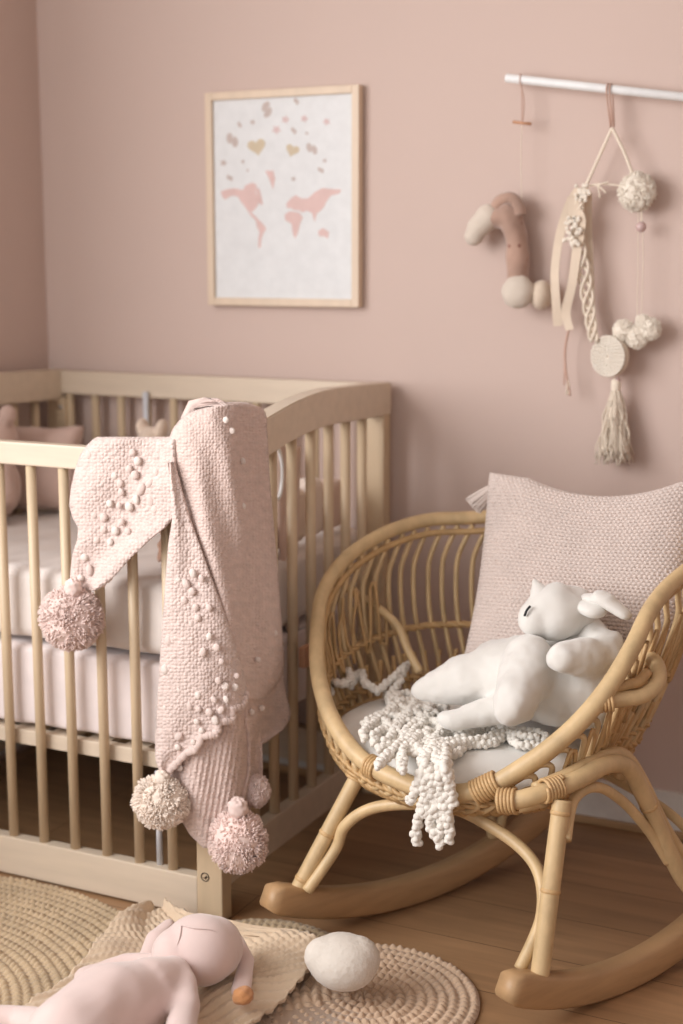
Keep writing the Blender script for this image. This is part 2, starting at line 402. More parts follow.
for x0_ in (XL, XR - .04):
    # arched end rail: profile along Y
    bm = nb(); n = 24; A = []; yF, yB = YC, -.022
    for i in range(n + 1):
        t = i / n; y = yF + (yB - yF) * t
        zt = .872 + .078 * math.sin(min(1, t / .62) * PI / 2) - .008 * max(0, t - .62) / .38
        zb = zt - .072 + .0 * t
        A.append((y, zb, zt))
    for x_ in (x0_, x0_ + .026):
        pass
    va = [[bm.verts.new((x_, y, z)) for (x_, z) in ((x0_, zb), (x0_ + .04, zb), (x0_ + .04, zt), (x0_, zt))] for (y, zb, zt) in A]
    for i in range(n):
        for k in range(4): bm.faces.new((va[i][k], va[i][(k + 1) % 4], va[i + 1][(k + 1) % 4], va[i + 1][k]))
    bm.faces.new(va[0][::-1]); bm.faces.new(va[-1]); bmesh.ops.recalc_face_normals(bm, faces=bm.faces)
    es = [e for e in bm.edges if len(e.link_faces) == 2 and e.calc_face_angle() > .8]
    bmesh.ops.bevel(bm, geom=es, offset=.003, segments=2, affect='EDGES')
    part('end_rail', bm, 'crib', smooth=False)
    part('end_bottom_rail', box(nb(), (x0_ + .006, YC + .035, .06), (x0_ + .034, -.06, .13), .003), 'crib', smooth=False)
    ys = [-.70 + .081 * k for k in range(8)]
    for y in ys:
        t = (y - yF) / (yB - yF); zt = .872 + .078 * math.sin(min(1, t / .62) * PI / 2) - .07
        bm = nb(); tube(bm, [(x0_ + .020, y, .125), (x0_ + .020, y, zt)], .0105, 12); part('slat', bm, 'crib_v')
for k in range(12):
    x = -.857 + .0742 * k + .0
    if x < -.07:
        bm = nb(); tube(bm, [(x, YC + .013, .078), (x, YC + .013, .832)], .0098, 12); part('slat', bm, 'crib_v')
    bm = nb(); tube(bm, [(x + .01, -.042, .125), (x + .01, -.042, .89)], .0098, 12); part('slat', bm, 'crib_v')
for ya, yb in ((YC + .028, YC + .048), (-.08, -.06)): part('mattress_rail', box(nb(), (XL + .03, ya, .268), (XR - .045, yb, .298), .002), 'crib', smooth=False)
for k in range(9): part('mattress_slat', box(nb(), (XL + .07 + .085 * k, YC + .048, .288), (XL + .12 + .085 * k, -.08, .297)), 'crib', smooth=False)
p = at(160, 850, Y=YC + .02)
bm = nb(); tube(bm, [(p.x, YC + .019, .08), (p.x, YC + .019, .266)], .006, 12); part('guide_rod', bm, 'steel_w')
p = at(145, 410, Y=-.07); bm = nb(); tube(bm, [(p.x, -.066, .66), (p.x, -.066, .9)], .007, 12); part('guide_rod', bm, 'steel_w')
p = at(303, 655, X=.001); part('latch_block', box(nb(), (.0, p.y - .018, p.z - .022), (.014, p.y + .018, p.z + .02), .003), 'peg', smooth=False)

# bedding
def soft_box(c0, c1, r=.03, n=26, amp=.004, sc=12, seed=0, fold=0):
    bm = nb(); box(bm, c0, c1)
    bmesh.ops.subdivide_edges(bm, edges=bm.edges[:], cuts=n, use_grid_fill=True)
    c0 = V(c0) + V((r, r, r)); c1 = V(c1) - V((r, r, r))
    for v in bm.verts:
        q = V([min(max(v.co[i], c0[i]), c1[i]) for i in range(3)]); d = v.co - q
        if d.length > r: v.co = q + d.normalized() * r
    bm.normal_update()
    for v in bm.verts:
        nn = noise.noise(V((v.co.x * sc, v.co.y * sc, v.co.z * sc * .35)) + V((seed, 0, 0)))
        v.co += v.normal * (amp * nn - amp)
    return bm
o = build('crib_mattress', soft_box((XL + .035, YC + .034, .301), (XR - .035, -.07, .472), .018, 50, .0055, 11, 3), M['sheet'], loc=(-.45, -.4, .3))
tag(o, 'white sheeted mattress resting on the slatted base inside the crib', 'mattress')
o = build('crib_quilt', soft_box((XL + .035, YC + .034, .474), (XR - .035, -.065, .628), .03, 60, .006, 10, 8), M['duvet'], loc=(-.45, -.4, .475))
tag(o, 'thick cream quilt spread over the white mattress inside the crib', 'quilt')
def put_cushion(name, label, cat, bm, loc, rx, rz, mat, group=None):
    R_ = Matrix.Rotation(rz, 4, 'Z') @ Matrix.Rotation(rx, 4, 'X')
    xf(bm, Matrix.Translation(V(loc)) @ R_)
    zmin = min(v.co.z for v in bm.verts)
    o = build(name, bm, M[mat], loc=(loc[0], loc[1], zmin)); tag(o, label, cat, group); return o
put_cushion('cushion', 'dusty pink cushion standing at the left end inside the crib', 'cushion', wrinkle(cushion_bm(.19, .20, .09, 30), .006, 14), (-.80, -.22, .727), -.22, .25, 'pinkcush')
put_cushion('cushion', 'small nubby brown cushion lying behind the crib slats beside the blanket', 'cushion', wrinkle(cushion_bm(.2, .12, .075, 60), .006, 70, 3), (-.13, -.60, .69), -.12, .05, 'nubby')
PADS = [(-.545, .045, .735, 'bumper_l', 'cream padded bolster behind the crib end slats, nearest the draped blanket'),
        (-.445, .045, .700, 'muslin', 'rose padded bolster behind the crib end slats, shortest of the row'),
        (-.345, .045, .748, 'bumper', 'beige padded bolster behind the crib end slats, left of the middle pale one'),
        (-.255, .035, .760, 'bumper_l', 'pale cream bolster behind the crib end slats, right of the beige one'),
        (-.165, .045, .745, 'muslin', 'rose padded bolster behind the crib end slats, nearest the wall')]
for i, (yc, hw, zt, mt, lab) in enumerate(PADS):
    bm = soft_box((-.112, yc - hw, .629), (-.058, yc + hw, zt), .022, 14, .003, 20, i)
    tag(build('bolster', bm, M[mt], loc=(-.085, yc, .63)), lab, 'bolster', 'padded bolsters along the crib end')
# muslin cloth hung inside crib end
def sheet(rows, fn, dx=3.0, dy=3.0, thick=.006, over=None, ridge=None):
    """rows: (y, xl, xr) of the cloth's outline in the photo; fn(x, y, u, v)->world point.  A uv'd sheet with real thickness"""
    ys = []; y = rows[0][0]
    while y < rows[-1][0]: ys.append(y); y += dy
    ys.append(rows[-1][0])
    def lim(y):
        for a, b in zip(rows, rows[1:]):
            if a[0] <= y <= b[0]:
                t = (y - a[0]) / (b[0] - a[0]); return a[1] + (b[1] - a[1]) * t, a[2] + (b[2] - a[2]) * t
    nx = max(4, int(max(r[2] - r[1] for r in rows) / dx)); bm = nb(); uvl = bm.loops.layers.uv.new('UVMap')
    G = []; UV = {}
    for j, y in enumerate(ys):
        xl, xr = lim(y); row = []
        for i in range(nx + 1):
            u = i / nx; x = xl + (xr - xl) * u
            v = bm.verts.new(fn(x, y, u, j / (len(ys) - 1))); UV[v] = (x * .00172, y * .00172); row.append(v)
        G.append(row)
    if over:
        pre = []
        for k, off in enumerate(over):
            row = []
            for i in range(nx + 1):
                v = bm.verts.new(G[0][i].co + V(off) if not callable(off) else off(G[0][i].co)); UV[v] = (UV[G[0][i]][0], UV[G[0][i]][1] - .012 * (k + 1)); row.append(v)
            pre.append(row)
        G = pre[::-1] + G
    for j in range(len(G) - 1):
        for i in range(nx):
            f = bm.faces.new((G[j + 1][i], G[j + 1][i + 1], G[j][i + 1], G[j][i]))
            for l in f.loops: l[uvl].uv = UV[l.vert]
    bm.normal_update(); bmesh.ops.solidify(bm, geom=bm.faces[:], thickness=thick)
    return bm
ms = sheet([(446, 277, 300), (500, 278, 298), (560, 280, 297), (620, 284, 298), (634, 288, 297)],
           lambda x, y, u, v: at(x, y, X=-.052) + V((.006 * math.sin(u * 9), 0, 0)), thick=.003)
tag(build('muslin_cloth', ms, M['muslin'], loc=(-.04, -.5, .63)), 'rose muslin cloth hanging inside the arched crib end beside the blanket', 'cloth')
p = at(277, 474, X=-.0465); bm = nb()
tube(bm, [(-.0, 0, 0)] and [(-.0465, p.y + .022 * math.cos(a), p.z + .05 * math.sin(a)) for a in [2 * PI * k / 30 for k in range(30)]], .004, 8, True)
tag(build('teething_ring', bm, M['rod'], loc=(-.0465, p.y, p.z - .05)), 'slim white oval ring hanging inside the crib beside the blanket', 'ring')
# little plush bear on the quilt near the back
def small_plush(c, h, label, mt='pinkcush', wd=1.0):
    r = thing('plush_bear', label, 'soft toy', c)
    c = V(c); bm = nb()
    ball(bm, c + V((0, 0, h * .28)), h * .27, (1, .85, 1.05)); ball(bm, c + V((0, 0, h * .68)), h * .24, (1.05, .95, .95))
    for s_ in (-1, 1):
        ball(bm, c + V((s_ * h * .2, 0, h * .9)), h * .09); capsule(bm, c + V((s_ * h * .2, -.02, h * .42)), c + V((s_ * h * .34, -.05, h * .25)), h * .09, h * .1)
        capsule(bm, c + V((s_ * h * .12, -.04, h * .12)), c + V((s_ * h * .22, -h * .4, h * .1)), h * .1, h * .1)
    for v in bm.verts: v.co.x = c.x + (v.co.x - c.x) * wd
    build('body', blobify(bm, .005, 5), M[mt], r)
    bm = nb(); ball(bm, c + V((0, -h * .21, h * .62)), h * .1, (1.1, .8, .8)); build('muzzle', bm, M['ivory'], r)
    bm = nb()
    for s_ in (-1, 1): ball(bm, c + V((s_ * h * .1, -h * .215, h * .73)), h * .022)
    build('eyes', bm, M['black'], r)
p = at(152, 419, Y=-.25); small_plush((p.x, -.25, .629), p.z - .629 + .005, 'small pink plush bear sitting in the crib just behind the draped blanket', 'bumper', .55)
p = at(2, 410, Y=-.33); small_plush((p.x, -.36, .629), p.z - .629 + .02, 'pink plush bear at the far left of the crib, before the cushion', 'pinkcush', .75)

# ------------------------------------------------------------------ knitted blanket over the crib corner
bl = thing('knitted_blanket', 'blush pink knitted blanket with bobbles and pompoms draped over the crib corner', 'blanket', (-.05, -.79, .19))
YB = YC - .016; XB = .026
RC = .055
def drape(x, y, off=0.0):
    """a point on the crib front, round the rounded corner, or on its end, seen at a pixel"""
    a = at(x, y, Y=YB); b = at(x, y, X=XB)
    if a.x <= XB - RC: p = a; nrm = V((0, -1, 0))
    elif b.y >= YB + RC: p = b; nrm = V((1, 0, 0))
    else:
        c = V((XB - RC, YB + RC)); d = (a - CAM).normalized(); o2 = V((CAM.x - c.x, CAM.y - c.y)); d2 = V((d.x, d.y))
        A_ = d2.dot(d2); B_ = o2.dot(d2); C_ = o2.dot(o2) - RC * RC; D_ = B_ * B_ - A_ * C_
        p = CAM + d * ((-B_ - math.sqrt(max(D_, 0))) / A_); nrm = V((p.x - c.x, p.y - c.y, 0)).normalized()
    return p + (CAM - p).normalized() * off
def flapA(x, y, u, v):
    f = .007 * math.sin(u * 7 + v * 2) + .006 * noise.noise(V((x * .03, y * .03, 0)))
    return drape(x, y, .014 + f + .01 * v - .008 * math.exp(-u * 12))
rowsA = [(440, 92, 174), (446, 86, 174), (455, 80, 174), (469, 75, 174), (487, 71, 174), (505, 69, 174), (517, 72, 173), (528, 78, 164), (540, 77, 149), (552, 73, 137), (564, 71, 125), (575, 70, 116), (584, 70, 106), (590, 76, 98)]
bmA = sheet(rowsA, flapA, 2.5, 2.5, .007, over=[(0, .016, .004), (0, .034, .0), (0, .044, -.018), (0, .045, -.05), (0, .045, -.09)])
build('front_flap', bmA, M['blanket'], bl)
def sideB(x, y, u, v):
    ph = (x - 172 - (y - 420) * .24) / 6.2
    f = .0085 * math.sin(ph) * min(1, .25 + v * 1.6) + .005 * noise.noise(V((x * .05, y * .015, 4)))
    return drape(x, y, .020 + f - .022 * math.exp(-u * 16) - .012 * math.exp(-(1 - u) * 16) - .012 * math.exp(-v * 26))
rowsB = [(405, 222, 254), (407, 207, 261), (411, 192, 265), (418, 181, 267), (428, 173, 267), (440, 168, 268), (480, 168, 270), (515, 173, 273), (560, 180, 277), (600, 190, 280), (640, 205, 283), (665, 215, 285), (678, 225, 281), (690, 232, 272), (700, 236, 262)]
def inward(dx, dz):
    def g(c):
        w_ = min(1, max(0, (c.x + .03) / .045)); return V((c.x - dx * w_, c.y + dx * (1 - .8 * w_), c.z + dz))
    return g
bmB = sheet(rowsB, sideB, 2.5, 2.5, .007, over=[inward(.018, .004), inward(.04, .003), inward(.072, -.004), inward(.088, -.03), inward(.092, -.08), inward(.094, -.14)])
build('side_drape', bmB, M['blanket_b'], bl)
def scal(u, v, k, a): return a * abs(math.sin(v * k))
def frontC(x, y, u, v):
    f = .006 * math.sin(u * 5 + 1) + .006 * noise.noise(V((x * .04, y * .02, 9)))
    return drape(x, y, .040 + f - .016 * math.exp(-(1 - u) * 9) * (1 - v) - .012 * math.exp(-u * 12) - .012 * math.exp(-v * 18) * (1 - v))
rowsC = [(462, 169, 175), (480, 169, 180), (500, 171, 185), (520, 172, 191), (545, 168, 200), (570, 166, 209), (600, 164, 220), (640, 161, 234), (670, 159, 243), (690, 158, 247), (700, 157, 246), (706, 157, 241), (712, 156, 236), (717, 156, 230), (722, 156, 222), (727, 156, 221), (733, 155, 211), (738, 155, 200), (744, 155, 197), (750, 155, 195), (756, 155, 186), (762, 156, 176), (768, 158, 170), (774, 161, 167)]
build('front_drape', sheet(rowsC, frontC, 2.5, 2.5, .007), M['blanket'], bl)
# scalloped crochet edging
rnd_ = random.Random(8); edge = nb(); epts = [(247, 694), (243, 706), (232, 709), (233, 721), (220, 722), (216, 735), (202, 736), (196, 750), (186, 753), (178, 762), (168, 772)]
for k in range(len(epts) - 1):
    a, b = epts[k], epts[k + 1]
    for t in (0, .2, .4, .6, .8): ball(edge, drape(a[0] + (b[0] - a[0]) * t + rnd_.uniform(-.8, .8), a[1] + (b[1] - a[1]) * t, .036), .0062 + .0012 * math.sin(t * PI), (1, .7, 1), u=9, v=6)
build('scalloped_edge', wrinkle(edge, .001, 300), M['blanket'], bl); edge = nb()
for k in range(40):
    t = k / 39; x = 173 - 69 * t + 1.2 * math.sin(k * 1.6); y = 515 + 70 * t - 4 * math.sin(t * PI)
    ball(edge, drape(x, y, .018), .0042, u=8, v=6)
build('scalloped_edge', edge, M['blanket'], bl)
def ribD(x, y, u, v):
    return drape(x, y, .012 + .0017 * math.sin(x * 1.15 + y * .2) + .005 * math.sin(x * .16 + 2) + .008 * math.sin(u * 5))
rowsD = [(690, 190, 262), (720, 178, 262), (740, 170, 262), (760, 166, 262), (780, 167, 260), (800, 172, 254), (820, 181, 247), (835, 190, 242), (848, 203, 232)]
build('lower_drape', sheet(rowsD, ribD, 1.2, 2.5, .006), M['blanket_b'], bl)
def tailE(x, y, u, v): return drape(x, y, .004 + .01 * math.sin(u * 6 + v * 2))
rowsE = [(650, 250, 284), (680, 246, 284), (700, 246, 288), (712, 246, 291), (720, 246, 290), (730, 248, 283), (737, 249, 272), (742, 250, 262), (770, 250, 263), (800, 244, 262)]
build('back_tail', sheet(rowsE, tailE, 2.5, 2.5, .006), M['blanket_b'], bl)
rnd = random.Random(5)
def bob(x, y, off, r, mt, sq=1.0):
    bm = nb(); c = drape(x, y, off); rot = Matrix.Rotation(rnd.uniform(-.8, .8), 3, 'Y')
    ball(bm, c, r, (1, .55, sq), rot, 10, 7); build('bobble', wrinkle(bm, .0008, 300), M[mt], bl)
done = []
for k in range(400):
    if len(done) > 40: break
    x = rnd.uniform(76, 170); y = rnd.uniform(452, 580)
    L = [r for r in rowsA if r[0] <= y][-1]
    if not (L[1] + 5 < x < L[2] - 8 - max(0, y - 500) * .25): continue
    if any(math.hypot(x - a, y - b) < 8.5 for a, b in done): continue
    if y < 470 and rnd.random() < .5: continue
    done.append((x, y)); bob(x, y, .013 + .008 * (y - 440) / 150, rnd.uniform(.006, .0085), rnd.choice(['bobble', 'bobble', 'bobble', 'bobble_w']), rnd.choice([1, 1, 1.5]))
done = []
for k in range(900):
    if len(done) > 44: break
    x = rnd.uniform(160, 240); y = rnd.uniform(565, 750)
    L = [r for r in rowsC if r[0] <= y][-1]
    if not (L[1] + 4 < x < L[2] - 6): continue
    if any(math.hypot(x - a, y - b) < 8.5 for a, b in done): continue
    done.append((x, y)); bob(x, y, .039, rnd.uniform(.0055, .008), rnd.choice(['bobble', 'bobble', 'bobble_w']), rnd.choice([1, 1, 1.3]))
for x, y in ((243, 461), (243, 506), (232, 431), (226, 420), (275, 633), (180, 768), (206, 690), (262, 708), (258, 660), (252, 712)): bob(x, y, .026, .006, 'bobble_w')
pp = [(72, 618, 33, .03, 'pom_p', (1.02, .9, 1.0), 950), (161, 802, 28, .045, 'pom_c', (1.05, .9, .95), 800), (238, 841, 30, .035, 'pom_p', (1, .9, 1.08), 850), (257, 791, 15, .02, 'pom_p', (.9, .9, 1.15), 350)]
for i, (x, y, r, off, mt, sq, n) in enumerate(pp):
    c = drape(x, y, off + .004); s_ = (CAM - c).length / F
    o = build('pompom', pompom_bm(c, r * s_, n, .0017, i + 3, sq), M[mt], bl)
for x, y, r in ((73, 588, 9), (162, 779, 8), (158, 803, 11), (238, 808, 10)):
    c = drape(x, y, .05 if y != 803 else .085); s_ = (CAM - c).length / F
    build('pompom_knot', wrinkle(ball(nb(), c, r * s_, (1, .9, 1.1) if y != 803 else (.7, .5, 1.2), None, 30, 20), .0045, 190), M['pom_p' if x != 162 else 'pom_c'] if y != 803 else M['pom_c'], bl)

# ------------------------------------------------------------------ rattan rocking chair
RIM = [(0.350,-0.769,0.333),(0.424,-0.782,0.328),(0.502,-0.778,0.346),(0.572,-0.759,0.393),(0.634,-0.727,0.450),(0.679,-0.686,0.512),(0.707,-0.637,0.575),(0.721,-0.581,0.627),(0.737,-0.520,0.659),(0.762,-0.455,0.684),(0.775,-0.385,0.700),(0.740,-0.315,0.708),(0.665,-0.262,0.710),(0.546,-0.247,0.705),(0.474,-0.223,0.704),(0.400,-0.213,0.705),(0.326,-0.218,0.700),(0.257,-0.237,0.694),(0.196,-0.267,0.691),(0.146,-0.310,0.678),(0.105,-0.363,0.656),(0.075,-0.425,0.623),(0.065,-0.490,0.575),(0.082,-0.551,0.517),(0.113,-0.611,0.459),(0.159,-0.664,0.405),(0.217,-0.709,0.365),(0.281,-0.745,0.342)]
RS = [V(p) for p in cr(RIM, 10, True)]; NR = len(RS)
def rim(f):   # f in 0..1
    f = (f % 1) * NR; i = int(f); t = f - i; return RS[i % NR].lerp(RS[(i + 1) % NR], t)
BC = V((.40, -.50, .288))
def seatring(f):
    r = rim(f); d = V((r.x - BC.x, r.y - BC.y, 0)); L = d.length; d.normalize()
    return BC + d * L * (.80 - .20 * max(0, d.x) + .10 * max(0, -d.y))
def shell(f, v):
    R_ = rim(f); B = seatring(f); h = R_.z - B.z
    d = V((R_.x - BC.x, R_.y - BC.y, 0)).normalized()
    rt_ = max(0, d.x) ** 2; K = V((R_.x, R_.y, 0)).lerp(V((B.x, B.y, 0)), .12 + .38 * rt_); K.z = B.z + h * .22
    return R_ * (1 - v) ** 2 + K * 2 * v * (1 - v) + B * v * v
ch = thing('rocking_chair', 'rattan tub rocking chair with round hooped rim and wooden rockers', 'rocking chair', (.42, -.5, 0))
def cp(name, bm, m, p=ch, **k): return build(name, bm, M[m], p, **k)
cp('rim', tube(nb(), [(*p, .0138 + .0022 * min(1, max(0, (-.5 - p[1]) / .2))) for p in RS], seg=12, closed=True), 'rattan')
low = [rim(k / 140) + (BC - rim(k / 140)).normalized() * .012 + V((0, 0, -.017)) for k in range(140)]
cp('inner_rim_cane', tube(nb(), [tuple(p) for p in low], .0065, 8, True), 'rattan_d')
NRIB = 64
for k in range(NRIB):
    f = k / NRIB; h = rim(f).z - .3
    jit = random.uniform(-.0015, .0015)
    path = []
    for v in [0, .03, .07, .12, .2, .3, .4, .5, .6, .7, .8, .9, 1]:
        ff = f + jit + (-.011 * (1 - v / .12) ** 1.5 if v < .12 else 0) + .006 * math.sin(v * 7)
        p = shell(ff, v); p = p + V((0, 0, -.014 * (1 - v)))
        if v < .12: p = p + (V((BC.x, BC.y, p.z)) - p).normalized() * .004
        path.append((*p, .0054))
    if k < 100: cp('rib', tube(nb(), cr(path, 3), seg=7), 'rattan')
def band(v, amp, r, w, name, n=2, f0=0, f1=1):
    bm = nb()
    for s_ in range(n):
        pts = []
        for k in range(int(560 * (f1 - f0)) + 1):
            f = f0 + k / 560; p = shell(f, v); d = V((p.x - BC.x, p.y - BC.y, 0)).normalized()
            ph = f * NRIB * PI + s_ * 2 * PI / n
            pts.append((*(p + d * amp * math.sin(ph) + V((0, 0, w * math.cos(ph)))), r))
        tube(bm, pts, seg=6, closed=(f1 - f0 == 1))
    return cp(name, bm, 'rattan_d')
band(.40, .0075, .0042, .003, 'woven_band', 3)
for k in range(NRIB):
    f = (k + .5) / NRIB; path = []
    for v in [.5, .56, .64, .72, .8, .88, .95, 1]:
        p = shell(f + .004 * math.sin(v * 9 + k), v) + V((0, 0, -.014 * (1 - v))); path.append((*p, .005))
    cp('short_rib', tube(nb(), cr(path, 3), seg=7), 'rattan_d')
band(.66, .0075, .0042, .004, 'lower_woven_band', 2)
band(.76, .0075, .0048, .005, 'lower_woven_band', 3)
band(.84, .0075, .0048, .006, 'lower_woven_band', 3)
band(.91, .0075, .0048, .006, 'lower_woven_band', 3)
band(.97, .006, .006, .003, 'seat_ring', 2)
# loops of thin cane below the rim at the sides
for side, (f0, f1) in enumerate(((.13, .36), (.70, .93))):
    bm = nb(); pts = []
    for k in range(220):
        f = f0 + (f1 - f0) * k / 219; v = .30 + .16 * math.sin(k * .31) + .03 * math.sin(k * .9)
        p = shell(f, v); d = V((p.x - BC.x, p.y - BC.y, 0)).normalized()
        pts.append((*(p - d * (.007 + .004 * math.sin(k * .7)) if side else p + d * .009), .0036))
    tube(bm, pts, seg=6); cp('laced_cane', bm, 'rattan_d')
# seat disc
bm = nb(); vs = [bm.verts.new(seatring(k / 60) + V((0, 0, .002))) for k in range(60)]; f = bm.faces.new(vs); bmesh.ops.solidify(bm, geom=[f], thickness=.008)
cp('seat_base', bm, 'rattan_d', smooth=False)
# thick support poles inside the left/back of the basket
for pts in ([(345, 587), (366, 600), (387, 615), (399, 628), (408, 650), (420, 672)],):
    path = []
    for i, (x, y) in enumerate(pts):
        yy = -.34 - .012 * i if i < 3 else -.375 - .016 * (i - 3)
        path.append((*at(x, y, Y=yy), .0085))
    cp('support_pole', tube(nb(), cr(path, 6), seg=10), 'rattan')
# outer brace hugging the right side of the basket
pa = [(588, 712, -.70), (602, 702, -.69), (622, 699, -.665), (642, 696, -.64), (655, 686, -.61), (659, 673, -.58), (654, 661, -.55), (644, 656, -.53)]
cp('arm_brace', tube(nb(), cr([(*at(x, y, Y=Y), .0135) for x, y, Y in pa], 6), seg=10), 'rattan')
pa = [(606, 690, -.685), (622, 686, -.66), (638, 682, -.635), (647, 673, -.60)]
cp('arm_brace', tube(nb(), cr([(*at(x, y, Y=Y), .009) for x, y, Y in pa], 6), seg=10), 'rattan_d')
# stand
PSI = math.radians(27); DR = V((math.sin(PSI), math.cos(PSI), 0)); NRM = V((math.cos(PSI), -math.sin(PSI), 0))
def rocker(p0, sF, sB, s0, kk, label):
    bm = nb(); n = 40; h = .054; wd = .019; A = []
    for i in range(n + 1):
        s_ = sF + (sB - sF) * i / n; zb = kk * (s_ - s0) ** 2
        e = min(1, min(s_ - sF, sB - s_) / .03); hh = h * (1 - .28 * (1 - max(0, e)) ** 2)
        sl = 2 * kk * (s_ - s0); nrm = V((0, 0, 1)) - DR * sl; nrm.normalize()
        base = p0 + DR * s_ + V((0, 0, zb + .0008))
        mid = base + nrm * h / 2
        A.append([mid + nrm * hh / 2 * a + NRM * wd * b for a, b in ((-1, -.75), (-.75, -1), (.75, -1), (1, -.75), (1, .75), (.75, 1), (-.75, 1), (-1, .75))])
    R_ = [[bm.verts.new(q) for q in r] for r in A]
    for i in range(n):
        for k in range(8): bm.faces.new((R_[i][k], R_[i][(k + 1) % 8], R_[i + 1][(k + 1) % 8], R_[i + 1][k]))
    bm.faces.new(R_[0][::-1]); bm.faces.new(R_[-1]); bmesh.ops.recalc_face_normals(bm, faces=bm.faces)
    o = cp('rocker', bm, 'rocker'); o.data.shade_auto_smooth(angle=.6) if hasattr(o.data, 'shade_auto_smooth') else None
    return o
pL = at(364, 919, z=0); pR = at(567, 1013, z=0)
rocker(pL, -.225, .56, .13, .62, ''); rocker(pR, -.15, .62, .13, .85, '')
def onrock(p0, s_, s0, kk): return p0 + DR * s_ + V((0, 0, kk * (s_ - s0) ** 2 + .052))
LF = onrock(pL, -.15, .13, .62); LB = onrock(pL, .33, .13, .62); RF = onrock(pR, -.065, .13, .85); RB = onrock(pR, .36, .13, .85)
def leg(pts, r=.0145, name='leg', nodes=()):
    path = cr([(*p, r) for p in pts], 10); o = cp(name, tube(nb(), path, seg=12), 'rattan')
    for t in nodes:
        i = int(t * (len(path) - 1)); a = V(path[max(0, i - 1)][:3]); b = V(path[min(len(path) - 1, i + 1)][:3]); d = (b - a).normalized(); c = V(path[i][:3])
        bmn = nb(); tube(bmn, [(*(c + d * q * .002), r * (1.09 if abs(q) < 2 else .98)) for q in (-2, -1, 0, 1, 2)], seg=12)
        build('cane_node', bmn, M['bind'], o)
    return o
tLF = at(362, 768, Y=-.70); tRF = at(562, 800, Y=-.785)
tRe = at(617, 768, Y=-.53); tRe2 = at(632, 772, Y=-.50)
leg([tuple(LF), tuple(LF.lerp(tLF, .35)), tuple(LF.lerp(tLF, .7)), tuple(tLF)], .0145, nodes=(.45, .12))
leg([tuple(RF), tuple(RF.lerp(tRF, .4)), tuple(RF.lerp(tRF, .8)), tuple(tRF)], .0155, nodes=(.42, .86))
# right side rail bending down to the back leg (two canes side by side)
d1 = V((0, 0, 0)); 
leg([tuple(at(498, 803, Y=-.81)), tuple(at(530, 797, Y=-.80)), tuple(at(575, 781, Y=-.745)), tuple(at(606, 765, Y=-.675)), tuple(at(628, 768, Y=-.62)), tuple(at(646, 800, Y=-.58)), tuple(at(684, 880, Y=-.53)), tuple(RB + V((0, 0, .0)))], .0155, 'back_leg', nodes=(.74,))
leg([tuple(at(535, 790, Y=-.785)), tuple(at(575, 772, Y=-.725)), tuple(at(604, 757, Y=-.65)), tuple(at(624, 756, Y=-.60)), tuple(at(642, 782, Y=-.565)), tuple(at(670, 838, Y=-.53)), tuple(RB + V((-.004, .024, -.0)))], .0125, 'back_leg')
# left side rail and back leg
lr = [tLF + V((0, 0, .0)), V((.20, -.56, .296)), V((.245, -.42, .288)), V((.30, -.33, .24)), LB]
leg([tuple(p) for p in lr], .0135, 'back_leg', nodes=(.8,))
# front, side and back arches
arc = [LF + V((.02, -.004, .002)), at(335, 850, Y=-.745), at(345, 826, Y=-.74), at(370, 809, Y=-.735), at(408, 804, Y=-.735), at(453, 808, Y=-.74), at(495, 829, Y=-.75), at(526, 853, Y=-.77), at(541, 880, Y=-.80), at(541, 920, Y=-.83), RF + V((-.034, .004, .004))]
leg([tuple(p) for p in arc], .0105, 'arch_brace', nodes=(.5,))
leg([tuple(p) for p in (at(566, 840, Y=-.80), at(574, 800, Y=-.74), at(596, 787, Y=-.69), at(622, 801, Y=-.63), at(648, 830, Y=-.58), at(668, 862, Y=-.55))], .009, 'arch_brace')
leg([tuple(p) for p in (LF.lerp(tLF, .45), LF.lerp(tLF, .62) + V((.02, .07, .05)), V((.245, -.52, .262)), V((.30, -.40, .22)), LB + V((-.02, -.02, .03)))], .009, 'arch_brace')
leg([tuple(p) for p in (LB + V((.01, 0, .02)), LB + V((.04, .0, .12)), V((.52, -.36, .26)), V((.64, -.40, .25)), RB + V((-.05, 0, .12)), RB + V((-.02, 0, .02)))], .009, 'arch_brace')
leg([(.22, -.66, .296), (.36, -.70, .288), (.50, -.71, .288), tuple(at(545, 800, Y=-.77))], .012, 'seat_rail')
leg([(.29, -.33, .272), (.42, -.30, .275), (.56, -.36, .275), (.655, -.46, .29)], .012, 'seat_rail')
# wrapped joints
def wrap(c, axis, r, n=6, pitch=.006, name='cane_binding', rr=.0032):
    bm = nb(); axis = V(axis).normalized(); u = axis.orthogonal().normalized(); w_ = axis.cross(u); pts = []
    for k in range(n * 14):
        a = 2 * PI * k / 14; pts.append((*(V(c) + axis * (k / 14 - n / 2) * pitch + (u * math.cos(a) + w_ * math.sin(a)) * r), rr))
    tube(bm, pts, seg=6); cp(name, bm, 'bind')
p1 = rim(.075); p2 = rim(.085); wrap(p1, p2 - p1, .0195, 8)
p1 = rim(.97); p2 = rim(.98); wrap(p1, p2 - p1, .0185, 4)
wrap(at(508, 801, Y=-.81), (1, .1, .1), .0185, 5)
wrap(at(552, 789, Y=-.78), (.8, 1, .1), .0185, 6)

wrap(at(606, 702, Y=-.688), (1, .5, .1), .0145, 4)
wrap(LF.lerp(tLF, .96), tLF - LF, .019, 5)

